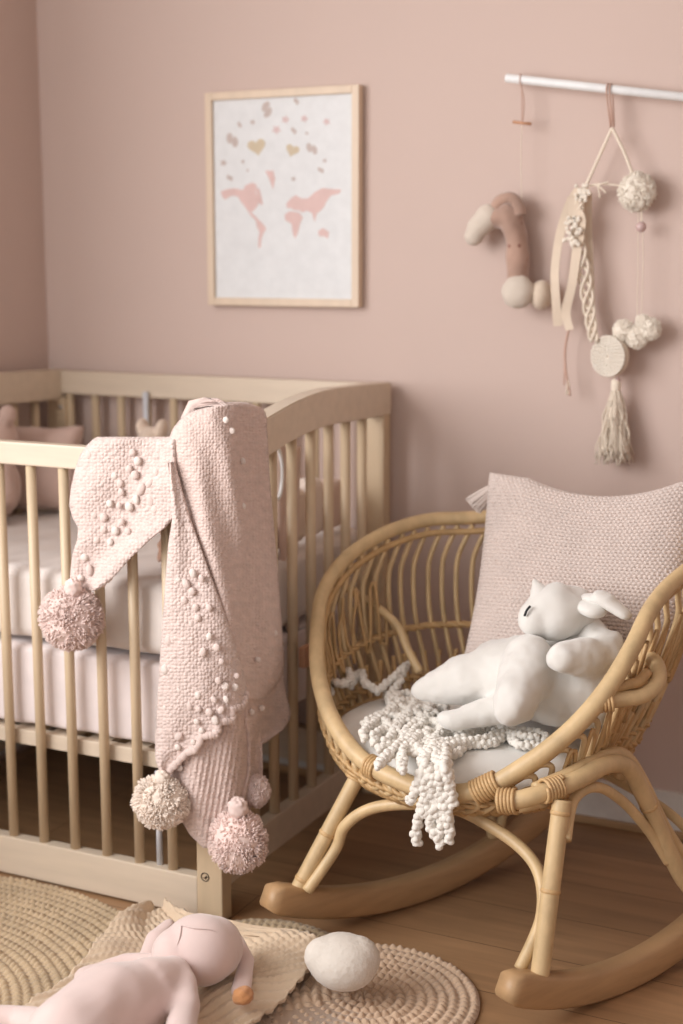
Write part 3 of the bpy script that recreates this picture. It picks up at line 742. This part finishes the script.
# seat cushion
bm = nb(); R1 = 48; prof = [(0, 0), (.5, .0), (.85, .002), (.97, .008), (1.0, .022), (.97, .038), (.88, .05), (.7, .058), (.4, .062), (0, .063)]
rows = []
for k in range(R1):
    f = k / R1; b = seatring(f); d = V((b.x - BC.x, b.y - BC.y, 0)); L = d.length + .004 + .012 * max(0, -d.normalized().y) + .016 * max(0, -d.normalized().x); d.normalize()
    rows.append([bm.verts.new(BC + d * L * a + V((0, 0, .013 + z * 1.12))) for a, z in prof[1:-1]])
c0 = bm.verts.new(BC + V((0, 0, .013))); c1 = bm.verts.new(BC + V((0, 0, .013 + .071)))
for k in range(R1):
    A, B = rows[k], rows[(k + 1) % R1]
    for j in range(len(A) - 1): bm.faces.new((A[j], B[j], B[j + 1], A[j + 1]))
    bm.faces.new((c0, B[0], A[0])); bm.faces.new((A[-1], B[-1], c1))
bmesh.ops.recalc_face_normals(bm, faces=bm.faces); bmesh.ops.subdivide_edges(bm, edges=bm.edges[:], cuts=1, use_grid_fill=True, smooth=.4)
o = build('seat_cushion', wrinkle(bm, .003, 14), M['white_cush'], loc=(BC.x, BC.y, .3)); tag(o, 'flat round white cushion lying on the seat of the rattan chair', 'cushion')
ZS = BC.z + .084

# knitted back pillow
pt = .0090
def stitch(x, z):
    row = math.floor(z / (pt * .78)); xo = x / pt + (.5 if row % 2 else 0)
    a = .5 + .5 * math.cos(2 * PI * xo); b = .5 + .5 * math.cos(2 * PI * (z / (pt * .78) + .5))
    return .0065 * (1 - (a * (1 - b)) ** 1.2) 
W, Hh = .425, .43
def pl_amp(x, z): return stitch(x, z)
bm = cushion_bm(W, Hh, .105, 310, .07, pl_amp)
for v in bm.verts:   # slumped top edge
    u = v.co.x / (W / 2); t = max(0, v.co.z / (Hh / 2))
    v.co.z -= t * .026 * max(0, 1 - ((u - .12) / .7) ** 2) ; v.co.x *= 1 - .05 * v.co.z / (Hh / 2) - (.38 * max(0, -v.co.z / (Hh / 2)) if u > 0 else 0)
PM = Matrix.Translation((.540, -.362, .602)) @ Matrix.Rotation(math.radians(-1), 4, 'Y') @ Matrix.Rotation(math.radians(3), 4, 'Z') @ Matrix.Rotation(math.radians(-20), 4, 'X')
xf(bm, PM)
pr = thing('knitted_pillow', 'blush moss-knit square pillow with corner tassels leaning in the rattan chair', 'pillow', (.48, -.4, .37))
build('pillow_body', bm, M['pillow'], pr)
def tassel(top, L, r, parent, mt, n=60, seed=2, dirv=(0, 0, -1), name='tassel', sr=.0014, flare=1.6, wav=0.0):
    rd = random.Random(seed); bm = nb(); d = V(dirv).normalized(); u = d.orthogonal().normalized(); w_ = d.cross(u); top = V(top)
    tube(bm, [(*(top + d * L * t), r * k) for t, k in ((0, .25), (.03, .6), (.09, .72), (.15, .6), (.19, .5))], seg=12)
    for k in range(n):
        a = rd.uniform(0, 2 * PI); q = math.sqrt(rd.random()); LL = L * rd.uniform(.88, 1.04); o_ = (u * math.cos(a) + w_ * math.sin(a)) * r * q
        ph = rd.uniform(0, 6); pts = []
        for t in (.15, .3, .5, .7, .85, 1):
            wv = u * math.sin(ph + t * 8) * wav + w_ * math.cos(ph * 2 + t * 7) * wav
            pts.append((*(top + d * LL * t + o_ * (.5 + (flare - .5) * ((t - .15) / .85) ** .7) + wv * t), sr))
        tube(bm, pts, seg=5)
    return build(name, bm, M[mt], parent)
tassel(PM @ V((-.185, 0, .190)), .062, .015, pr, 'bobble_w', 150, 3, (-.66, -.35, -.66), flare=1.35)
tassel(PM @ V((.185, -.02, .19)), .085, .016, pr, 'bobble_w', 150, 4, (-.10, -.2, -1), flare=1.3)

# ------------------------------------------------------------------ chenille throw
th = thing('chenille_throw', 'ivory chunky chenille throw spilling over the front of the white seat cushion', 'throw', (.33, -.7, .36))
def top_at(x, y, h=.012):
    """the point of the seat cushion's top seen at this pixel"""
    return at(x, y, z=ZS + h)
def strand(pts, r=.0075, seed=0, parent=th):
    rd = random.Random(seed); P = cr([tuple(p) for p in pts], 10); bm = nb()
    L = 0; last = V(P[0]); k = 0
    tube(bm, [(*p, r * .8) for p in P], seg=7)
    acc = 0; step = r * .42
    for a, b in zip(P, P[1:]):
        a, b = V(a), V(b); d = (b - a).length; tt = (b - a).normalized() if d > 1e-7 else V((0, 0, 1)); u = tt.orthogonal().normalized(); w_ = tt.cross(u)
        while acc < d:
            c = a.lerp(b, acc / d) if d else a; an = k * 2.4 + rd.uniform(-.4, .4); rr = r * rd.uniform(.6, .8)
            ball(bm, c + (u * math.cos(an) + w_ * math.sin(an)) * r * .48, rr, (1, 1, .9), None, 8, 6); k += 1; acc += step
        acc -= d
    return build('chenille_strand', bm, M['chenille'], parent)
rd = random.Random(21)
def T(*pts, h=.012, r=.0086, seed=None, twin=True):
    if twin: T(*[(q[0] + rd.uniform(-7, 7), q[1] + rd.uniform(1, 9), h * .5) for q in pts], r=r, twin=False)
    out = []
    for q in pts:
        x, y = q[0], q[1]; hh = q[2] if len(q) > 2 else h
        out.append(top_at(x, y, hh))
    strand(out, r, seed if seed is not None else rd.randint(0, 999))
T((330, 694), (328, 676, .022), (338, 684, .03), (350, 680, .03), (348, 670, .04), twin=False); T((350, 686, .02), (360, 672, .035), (366, 684, .03), (378, 690, .02), twin=False); T((376, 692, .02), (388, 682, .03), (397, 674, .04), (408, 664, .045), twin=False); T((404, 668, .04), (398, 684, .025), (390, 696), (392, 706), twin=False)
T((362, 734), (374, 722), (392, 708), (410, 700), (430, 703), (448, 708)); T((366, 722), (380, 716), (396, 716), (412, 722), (432, 716)); T((392, 700), (405, 693), (425, 700), (436, 697))
T((378, 764, .004), (390, 752), (402, 742), (408, 728), (420, 722)); T((372, 736), (388, 728), (402, 734), (416, 738), (430, 730)); T((404, 762, .006), (402, 750), (412, 744), (424, 752), (432, 742), (444, 730))
T((384, 720), (396, 728), (410, 712), (424, 718), (440, 724)); T((398, 706), (412, 710), (426, 708), (440, 716), (456, 716)); T((410, 746), (420, 734), (432, 738), (446, 742), (462, 738), (480, 730), (500, 726))
T((424, 762, .012), (436, 750, .016), (450, 746, .016), (466, 742), (486, 738), (504, 732), (520, 736), (540, 738)); T((440, 726), (456, 730), (470, 726), (486, 728)); T((470, 722), (492, 726), (512, 730), (534, 732), (548, 738))
T((392, 692), (398, 702), (390, 712), (378, 714)); T((416, 700), (408, 716), (398, 722), (392, 736), (384, 742)); T((430, 706), (424, 722), (414, 730), (408, 742)); T((448, 712), (440, 734), (430, 744), (424, 756))
# hanging ends over the front rim
fy = -.812
def Hn(*pts, r=.0098):
    out = []
    for x, y in pts:
        out.append(top_at(x, y, .014) if y < 762 else at(x, y, Y=fy))
    strand(out, r, rd.randint(0, 999))
Hn((436, 742), (428, 756), (422, 772), (416, 790), (409, 803)); Hn((440, 742), (436, 758), (434, 776), (430, 798), (428, 814), (434, 822)); Hn((444, 744), (446, 758), (448, 776), (452, 794), (454, 806))
Hn((436, 748), (440, 768), (440, 790), (444, 812), (450, 828), (448, 842)); Hn((430, 752), (426, 776), (424, 800), (418, 820), (416, 834), (417, 845)); Hn((432, 790), (424, 806), (420, 816)); Hn((438, 800), (430, 822), (436, 836), (442, 846))
Hn((446, 750), (444, 766), (450, 786), (446, 804), (450, 820)); Hn((428, 764), (432, 784), (436, 806), (442, 824), (437, 840))

# ------------------------------------------------------------------ white rabbit plush on the chair
WB = top_at(500, 712, 0); 
wr = thing('plush_rabbit', 'white velour rabbit plush slumped on the rattan chair against the pillow', 'soft toy', (WB.x, WB.y, ZS))
def q(x, y, Y): return at(x, y, Y=Y)
bm = nb()
# haunch that tapers to the left
capsule(bm, q(420, 690, -.58), q(470, 680, -.56), .020, .050, 20); capsule(bm, q(470, 680, -.56), q(520, 676, -.53), .050, .072, 20)
capsule(bm, q(520, 678, -.53), q(582, 692, -.54), .074, .066, 20); ball(bm, q(510, 664, -.50), .055, (1.3, 1, .9)); ball(bm, q(560, 668, -.48), .06)
# leg towards the camera
capsule(bm, q(530, 664, -.585), q(516, 700, -.675), .050, .040, 20); capsule(bm, q(516, 700, -.67), q(512, 707, -.69), .039, .032, 18)
# far foot
capsule(bm, q(505, 708, -.61), q(458, 719, -.65), .028, .019, 14); ball(bm, q(452, 720, -.655), .020, (1.5, 1, .8))
# arm with a paw
capsule(bm, q(610, 645, -.52), q(590, 660, -.58), .024, .031, 16); capsule(bm, q(590, 658, -.58), q(563, 658, -.63), .033, .029, 18)
# shoulder, chest fold and far arm
capsule(bm, q(572, 638, -.48), q(606, 662, -.53), .026, .036, 14); capsule(bm, q(592, 626, -.50), q(606, 652, -.545), .024, .032, 14, .6)
build('body', wrinkle(wrinkle(blobify(bm, .005, 6), .006, 22, 3), .0022, 60, 9), M['plush_w'], wr)
bm = nb(); hc = q(555, 612, -.52)
ball(bm, hc, .053, (1.08, .95, .95), Matrix.Rotation(-.25, 3, 'Y'), 24, 16); ball(bm, q(536, 619, -.545), .034, (1, 1, .95)); ball(bm, q(570, 611, -.50), .046)
build('head', wrinkle(blobify(bm, .0045, 4), .005, 26, 7), M['plush_w'], wr)
bm = nb(); capsule(bm, q(578, 597, -.50), q(604, 599, -.53), .013, .021, 16, .5); capsule(bm, q(604, 599, -.53), q(623, 613, -.54), .022, .017, 16, .55)
build('ear', blobify(bm, .0035, 4), M['plush_w'], wr)
bm = nb(); capsule(bm, q(545, 604, -.530), q(535, 582, -.520), .034, .006, 20); build('ear', blobify(bm, .003, 2), M['plush_w'], wr)
bm = nb(); capsule(bm, q(575, 602, -.505), q(594, 610, -.535), .020, .024, 14, .6)
build('ear', blobify(bm, .0035, 4), M['plush_w'], wr)
e0 = q(528, 609, -.565); bm = nb()
ep = cr([q(530.5, 606, -.573), q(527, 610, -.577), q(524.5, 616, -.578)], 5); tube(bm, [(*p, .0022) for p in ep], seg=6); o_eye = build('eye', bm, M['black'], wr)
# crease seam of the head
bm = nb(); tube(bm, [(*p, .0011) for p in cr([q(556, 588, -.52), q(563, 600, -.545), q(566, 615, -.55), q(560, 632, -.54)], 6)], seg=5); build('seam', bm, M['plush_w'], wr)

# ------------------------------------------------------------------ rugs
def round_rug(name, cx, cy, R, rowp, st, z0, label, mt, mesh_dx=.0033, hfun=None, parent=None, holes=False, amp=.0045, sx=1, sy=1, half=None):
    bm = nb(); nr = int(R / mesh_dx); na = int(2 * PI * R / (mesh_dx * 1.25)); G = []
    for j in range(1, nr + 1):
        r = R * j / nr; row = []
        ri = math.floor(r / rowp); fr_ = r / rowp - ri; ns = max(6, round(2 * PI * (ri + .5) * rowp / st)); 
        e = max(0, (R - r)); edge_ = min(1, e / .006) ** .5
        for i in range(na):
            a = 2 * PI * i / na; ph = a * ns / (2 * PI)
            bulge = math.sin(PI * fr_)
            sl = ph + (.35 * (fr_ - .5) if ri % 2 else -.35 * (fr_ - .5))
            stt = abs(math.sin(PI * sl))
            hgt = amp * (bulge * (.25 + .75 * stt)) * (.8 + .5 * noise.noise(V((math.floor(sl) * 3.7, ri * 5.1, 0))))
            if holes: hgt = amp * (.25 + .75 * stt) * (.2 + .8 * bulge) * (.85 + .4 * noise.noise(V((math.floor(sl) * 3.7, ri * 5.1, 0))))
            x = cx + r * sx * math.cos(a); y = cy + r * sy * math.sin(a)
            z = z0 + .003 + hgt * edge_ + (hfun(x, y) if hfun else 0) + .0012 * noise.noise(V((x * 60, y * 60, 0)))
            row.append(bm.verts.new((x, y, z)))
        G.append(row)
    c = bm.verts.new((cx, cy, G[0][0].co.z))
    for i in range(na): bm.faces.new((c, G[0][i], G[0][(i + 1) % na]))
    for j in range(nr - 1):
        for i in range(na): bm.faces.new((G[j][i], G[j + 1][i], G[j + 1][(i + 1) % na], G[j][(i + 1) % na]))
    low_ = [bm.verts.new((v.co.x, v.co.y, z0 + .0005 + (hfun(v.co.x, v.co.y) if hfun else 0))) for v in G[-1]]
    for i in range(na): bm.faces.new((G[-1][i], low_[i], low_[(i + 1) % na], G[-1][(i + 1) % na]))
    f = bm.faces.new(low_[::-1])
    o = build(name, bm, M[mt], parent, loc=None if parent else (cx, cy, z0)); 
    return o
rg = thing('jute_rug', 'large scalloped beige crochet jute rug lying along the front of the crib', 'rug', (-.33, -1.36, 0))
round_rug('rug_center', -.40, -1.36, .575, .0175, .0135, .0, '', 'jute', .0026, parent=rg, holes=True, amp=.010)
round_rug('rug_lobe', .132, -.890, .171, .0165, .014, .002, '', 'jute', .003, parent=rg, amp=.009, holes=True, hfun=lambda x, y: .008 * (1 / (1 + math.exp(-(.575 - math.hypot(x + .40, y + 1.36)) / .008))))
hf = lambda x, y: .0135 / (1 + math.exp(-(.176 - math.hypot(x - .132, y + .890)) / .006))
o = round_rug('braided_mat', .350, -.915, .192, .0175, .0135, .001, '', 'jute_l', .0024, hfun=hf, amp=.010)
tag(o, 'round braided light jute mat on the floor in front of the rattan chair', 'mat')

# knitted throw under the rabbit
def thr(x, y, u, v):
    p = at(x, y, z=.026); h = .012 + .015 * noise.noise(V((p.x * 11, p.y * 11, 3))) + .016 * max(0, math.sin(u * 7 + 1.0 + v * 2))
    h += .008 * abs(math.sin((p.x * .85 - p.y * .45 + .01 * math.sin(p.y * 22)) * PI / .017)) * (.35 + .65 * abs(math.sin((p.x * .5 + p.y * .85) * PI / .012)))
    return V((p.x, p.y, .020 + h))
rowsT = [(912, 150, 166), (918, 136, 176), (926, 124, 196), (936, 112, 236), (946, 104, 306), (952, 98, 318), (962, 92, 318), (970, 86, 314), (984, 74, 306), (998, 58, 290), (1012, 36, 272), (1028, 14, 254), (1050, 10, 236)]
o = build('knitted_throw', sheet(rowsT, thr, 1.6, 1.6, .006), M['throw'], loc=(.1, -1.1, .02)); tag(o, 'ribbed cream and pink knitted throw crumpled on the rugs under the rabbit', 'throw')

# ------------------------------------------------------------------ pink rabbit plush
bh = at(200, 950, z=.108)
pk = thing('plush_rabbit', 'pale pink velour rabbit plush lying on its back on the rug', 'soft toy', (bh.x, bh.y, .04))
def z_(x, y, z): return at(x, y, z=z + .013)
bm = nb()
capsule(bm, z_(148, 994, .08), z_(110, 1010, .082), .052, .070, 22); capsule(bm, z_(110, 1010, .082), z_(70, 1042, .08), .070, .068, 22)
capsule(bm, z_(172, 978, .085), z_(150, 990, .085), .034, .052, 16)
capsule(bm, z_(183, 982, .085), z_(186, 1008, .075), .023, .022, 14); capsule(bm, z_(186, 1008, .075), z_(174, 1060, .07), .022, .025, 14)
capsule(bm, z_(162, 962, .085), z_(125, 962, .075), .015, .014, 12); capsule(bm, z_(125, 962, .075), z_(84, 978, .06), .014, .018, 12)
capsule(bm, z_(60, 1034, .08), z_(20, 1020, .065), .036, .022, 14); capsule(bm, z_(20, 1020, .065), z_(-25, 1024, .06), .022, .026, 14)
capsule(bm, z_(60, 1050, .08), z_(20, 1080, .065), .036, .024, 14)
build('body', wrinkle(blobify(bm, .005, 7), .003, 22, 5), M['plush_p'], pk)
bm = nb(); ball(bm, z_(200, 950, .095), .062, (1.03, .95, .92), None, 26, 18); ball(bm, z_(178, 953, .095), .044, (1, 1, .95)); ball(bm, z_(212, 948, .092), .052)
bm = blobify(bm, .0045, 6)
build('head', bm, M['plush_p'], pk)
hcx = z_(200, 950, .095)
bm = nb(); capsule(bm, z_(168, 924, .080), z_(155, 938, .070), .012, .017, 14, .6); capsule(bm, z_(155, 938, .070), z_(147, 957, .050), .017, .016, 14, .6)
build('ear', blobify(bm, .004, 5), M['plush_p'], pk)
bm = nb(); capsule(bm, z_(238, 938, .070), z_(247, 960, .060), .009, .013, 14, .7); capsule(bm, z_(247, 960, .060), z_(241, 990, .045), .013, .017, 14, .7)
build('ear', blobify(bm, .0035, 4), M['plush_p'], pk)
# face seams
def onhead(px, py, rr=.0592):
    d = FW * F + RT * (px - 341.5) + UP * (512 - py); d.normalize(); oc = CAM - hcx; b = oc.dot(d); c = oc.length_squared - rr * rr; D = b * b - c
    return CAM + d * (-b - math.sqrt(max(D, 0)))
bm = nb(); tube(bm, [(*p, .0014) for p in cr([onhead(181, 925), onhead(180, 935), onhead(176, 948), onhead(171, 962)], 6)], seg=5)
tube(bm, [(*p, .0014) for p in cr([onhead(181, 925), onhead(195, 928), onhead(212, 930), onhead(226, 938)], 6)], seg=5)
build('seam', bm, M['plush_p'], pk)
c = z_(243, 996, .055); o = build('felt_ball', wrinkle(ball(nb(), c, .0165, (1, 1, .85), None, 24, 16), .003, 120), M['orange'], loc=c)
tag(o, 'small orange-brown wool ball by the pink rabbit ear on the throw', 'ball')
# cloud shaped boucle pebble
c = z_(341, 972, .045); bm = nb()
ball(bm, c + RT * .003, .056, (1.06, .92, .82), None, 24, 16); ball(bm, c + RT * -.026 + V((0, 0, .008)), .036, (1, .9, .92), None, 20, 14); ball(bm, c + RT * .026 + V((0, 0, .006)), .040, (1, .9, .92), None, 20, 14)
bm = blobify(bm, .004, 9, .8); zm = min(v.co.z for v in bm.verts); bmesh.ops.translate(bm, verts=bm.verts, vec=(0, 0, max(0, .031 - zm)))
o = build('pebble_cushion', wrinkle(bm, .0012, 200), M['stone'], loc=(c.x, c.y, .02)); tag(o, 'small cream cloud shaped pebble cushion on the rug edge by the throw', 'cushion')

# ------------------------------------------------------------------ wall hanger and its hanging toys
YH = -.042
rA = at(506, 78, Y=YH); rB = at(683, 97, Y=YH); rC = rB + (rB - rA).normalized() * .3
rod = thing('hanging_rod', 'slim white wooden rod fixed slanting on the pink wall', 'rod', (rA.x, YH, rA.z))
dd = (rC - rA); 
build('dowel', tube(nb(), [(*rA, .0075), (*(rA.lerp(rC, .003)), .0088), (*rC, .0088)], seg=16), M['rod'], rod)
for t in (.62, .93):
    c = rA.lerp(rC, t); build('wall_peg', tube(nb(), [(c.x, -.001, c.z), (c.x, YH, c.z)], .005, 12), M['rod'], rod)
def h(x, y, dy=0): p = at(x, y, Y=YH + dy); return p
def cord(bm, pts, r): return tube(bm, [(*p, r) for p in cr([tuple(p) for p in pts], 8)], seg=6)
# horse head toy
hz = thing('plush_toy', 'tan plush toy with cream muzzle hanging on a thread from the rod', 'soft toy', h(520, 250))
def rodpt(x):  # rod axis at pixel x
    t = (x - 506) / 177; return rA.lerp(rB, t)
rp = rodpt(522)
bm = nb(); cord(bm, [rp + V((0, -.0102, -.004)), rp + V((0, -.006, .0102)), rp + V((0, .0102, .002)), rp + V((0, .003, -.014)), h(522, 100), h(522, 122)], .0011); cord(bm, [rp + V((0, -.0102, -.004)), h(524, 100), h(523, 120)], .0011)
build('hanging_loop', bm, M['cord_p'], hz)
build('peg', tube(nb(), [(*h(513, 122), .0032), (*h(531, 124), .0032)], seg=8), M['peg'], hz)
bm = nb(); cord(bm, [h(522, 122), h(521, 160), h(522, 205)], .0008); build('thread', bm, M['cord_c'], hz)
bm = nb()
capsule(bm, h(496, 218), h(510, 216), .026, .030, 16, .8); capsule(bm, h(510, 217), h(517, 240), .031, .029, 16, .8); capsule(bm, h(517, 240), h(518, 270), .029, .030, 16, .8); capsule(bm, h(518, 270), h(519, 284), .030, .026, 16, .8)
build('body', wrinkle(blobify(bm, .004, 4), .003, 40, 1), M['horse'], hz)
bm = nb(); tube(bm, [(*p, .0125) for p in cr([h(496, 208, -.004), h(500, 201, -.004), h(509, 198, -.004), h(517, 203, -.006), h(520, 216, -.012)], 6)], seg=12); build('mane', wrinkle(bm, .002, 90), M['horse'], hz)
bm = nb(); capsule(bm, h(488, 217, -.004), h(478, 228, -.006), .027, .024, 20); ball(bm, h(474, 236, -.008), .021); build('muzzle', blobify(bm, .0035, 3), M['oat'], hz)
build('foot_ball', wrinkle(ball(nb(), h(518, 292, -.018), .0345, (1, .8, 1), None, 26, 18), .0015, 90), M['oat'], hz)
build('foot_ball', wrinkle(ball(nb(), h(541, 295, .004), .029, (.8, 1, 1.05), None, 22, 16), .0015, 90), M['ribbon'], hz)
# macrame ornament
mc = thing('macrame_ornament', 'cream macrame ornament with pompom, ribbons, crochet disc and tassel on the rod', 'wall hanging', h(612, 128))
rp = rodpt(612)
bm = nb()
for dx in (-.003, .003):
    cord(bm, [h(612, 128) + V((dx, 0, 0)), rp + V((dx, -.0112, -.01)), rp + V((dx, -.008, .008)), rp + V((dx, .007, .008)), rp + V((dx, .0105, -.006)), h(612, 126) + V((dx, .005, 0))], .0016)
build('hanging_loop', bm, M['cord_p'], mc)
bm = nb(); cord(bm, [h(612, 128), h(599, 157), h(584, 190)], .0034); cord(bm, [h(612, 128), h(624, 152), h(637, 186)], .0034); build('cord_triangle', bm, M['cord_c'], mc)
bm = nb(); cord(bm, [h(585, 187), h(600, 184), h(625, 186)], .0018)
for a in ((608, 182), (606, 193), (600, 198)): cord(bm, [h(588, 186), h(597, 185, -.004), h(*a, -.006)], .0016)
build('knot_fringe', bm, M['cord_c'], mc)
build('pompom', pompom_bm(h(637, 192), .038, 560, .0011, 44, (1, .8, 1.05)), M['ivory'], mc)
bm = ball(nb(), h(641, 227), .0105, u=20, v=14); build('bead', bm, M['pearl'], mc)
bm = nb(); cord(bm, [h(638, 205), h(638, 260), h(637, 322)], .0008); cord(bm, [h(642, 205), h(643, 260), h(641, 322)], .0008); cord(bm, [h(641, 205), h(641, 222)], .0012); build('thread', bm, M['cord_c'], mc)
for a, r_, s_ in (((624, 331), .024, 51), ((637, 337), .025, 52), ((650, 329), .024, 53), ((643, 322), .016, 54)):
    build('wool_tuft', pompom_bm(h(*a, -.002), r_, 300, .0010, s_, (1, .8, 1.0)), M['ivory'], mc)
# braided macrame bundle
bm = nb()
for s_ in range(4):
    pts = []
    for k in range(60):
        t = k / 59; P_ = cr([(584, 188), (577, 215), (579, 245), (585, 280), (590, 315), (594, 342)], 12); i = min(int(t * (len(P_) - 1)), len(P_) - 1); x, y = P_[i]
        a = t * 18 + s_ * PI / 2; pts.append((*(h(x + 1 + 3.8 * math.sin(a) * (1 + .6 * math.sin(t * PI)), y) + V((0, .003 * math.cos(a) - .008, 0))), .0032))
    tube(bm, pts, seg=6)
build('macrame_braid', bm, M['cord_c'], mc)
bm = nb(); rd = random.Random(3)
for k in range(46):
    ball(bm, h(572 + rd.uniform(-8, 9), 232 + rd.uniform(-15, 13), -.021), .0046, u=7, v=5)
build('loop_cluster', bm, M['ivory'], mc); bm = nb()
for k in range(26): ball(bm, h(583 + rd.uniform(-7, 7), 193 + rd.uniform(-8, 8), -.016), .0042, u=7, v=5)
build('loop_cluster', bm, M['ivory'], mc)
def ribbon(pts, w, dy, name='ribbon', mt='ribbon'):
    bm = nb(); P_ = cr([(*q_, ) for q_ in pts], 8); prev = None
    rowsR = []
    for i, (x, y, wd) in enumerate([(p[0], p[1], p[2]) for p in P_]):
        c = h(x, y, dy + .003 * math.sin(i * .35)); n0 = P_[max(0, i - 1)]; n1 = P_[min(len(P_) - 1, i + 1)]
        tx, ty = n1[0] - n0[0], n1[1] - n0[1]; L = math.hypot(tx, ty) or 1; s_ = .00205
        sx_, sz_ = ty / L, tx / L
        rowsR.append([bm.verts.new(c + V((sx_ * wd * s_ / 2 * k, .0015 * k * math.sin(i * .2), sz_ * wd * s_ / 2 * k))) for k in (-1, 0, 1)])
    for A, B in zip(rowsR, rowsR[1:]):
        for k in (0, 1): bm.faces.new((A[k], A[k + 1], B[k + 1], B[k]))
    bm.normal_update(); bmesh.ops.solidify(bm, geom=bm.faces[:], thickness=.0012)
    return build(name, bm, M[mt], mc, smooth=False)
ribbon([(580, 188, 9), (570, 205, 10), (560, 235, 9), (555, 270, 9), (556, 300, 9), (558, 326, 9)], 8, -.010)
ribbon([(572, 196, 10), (575, 212, 13), (580, 222, 12), (577, 250, 10), (572, 285, 9), (566, 312, 9), (570, 330, 8)], 8, -.015)
ribbon([(588, 192, 8), (588, 230, 8), (590, 270, 8), (592, 310, 7), (594, 338, 6)], 8, .012)
bm = nb(); cord(bm, [h(569, 328), h(565, 350), h(566, 372), h(570, 396)], .0026); cord(bm, [h(565, 350), h(564, 385)], .0016); build('rose_cord', bm, M['cord_p'], mc)
tassel(h(568, 380), .03, .003, mc, 'cord_c', 8, 9, flare=1.4, name='cord_end')
# crocheted disc
dc = h(611, 356); rot = Matrix.Rotation(math.radians(-20), 3, 'Z')
bm = nb(); bmesh.ops.create_cone(bm, cap_ends=True, segments=48, radius1=.041, radius2=.041, depth=.02, matrix=Matrix.Translation(dc) @ rot.to_4x4() @ Matrix.Rotation(PI / 2, 4, 'X'))
es = [e for e in bm.edges if len(e.link_faces) == 2 and e.calc_face_angle() > .8]; bmesh.ops.bevel(bm, geom=es, offset=.004, segments=3, affect='EDGES')
build('crochet_disc', bm, M['ribbon'], mc)
bm = nb()
for k in range(7):
    r_ = .006 + .0055 * k; n_ = max(8, int(r_ * 800)); pts = []
    for i in range(n_ * 3): a = 2 * PI * i / (n_ * 3); rr = r_ + .0022 * math.sin(a * n_); pts.append(tuple(dc + rot @ V((rr * math.cos(a), -.0112, rr * math.sin(a)))))
    tube(bm, pts, .0026, 5, True)
build('crochet_face', bm, M['ivory'], mc)
tassel(h(616, 378), .170, .015, mc, 'cord_c', 150, 12, (.02, 0, -1), sr=.0015, flare=2.3, wav=.010)
bm = nb(); ball(bm, h(617, 381), .0075, u=12, v=8); build('tassel_knot', bm, M['pearl'], mc)

# ------------------------------------------------------------------ light
w = bpy.data.worlds.new('world'); S.world = w; w.use_nodes = True
bg = w.node_tree.nodes['Background']; bg.inputs[0].default_value = (.975, .98, 1, 1); bg.inputs[1].default_value = .80
def area(name, loc, target, sx, sy, power, col):
    l = bpy.data.lights.new(name, 'AREA'); l.shape = 'RECTANGLE'; l.size = sx; l.size_y = sy; l.energy = power; l.color = col
    o = bpy.data.objects.new(name, l); COL.objects.link(o); o.location = loc
    o.rotation_euler = (V(target) - V(loc)).to_track_quat('-Z', 'Y').to_euler(); return o
area('window_light', (-1.5, -2.65, 1.75), (.3, -.4, .8), 2.3, 1.9, 90, (1, .99, .985))
S.view_settings.view_transform = 'Standard'; S.view_settings.look = 'None'; S.view_settings.exposure = .32; S.view_settings.gamma = 1
S.view_settings.use_curve_mapping = False
S.cycles.use_denoising = True
S.cycles.max_bounces = 8
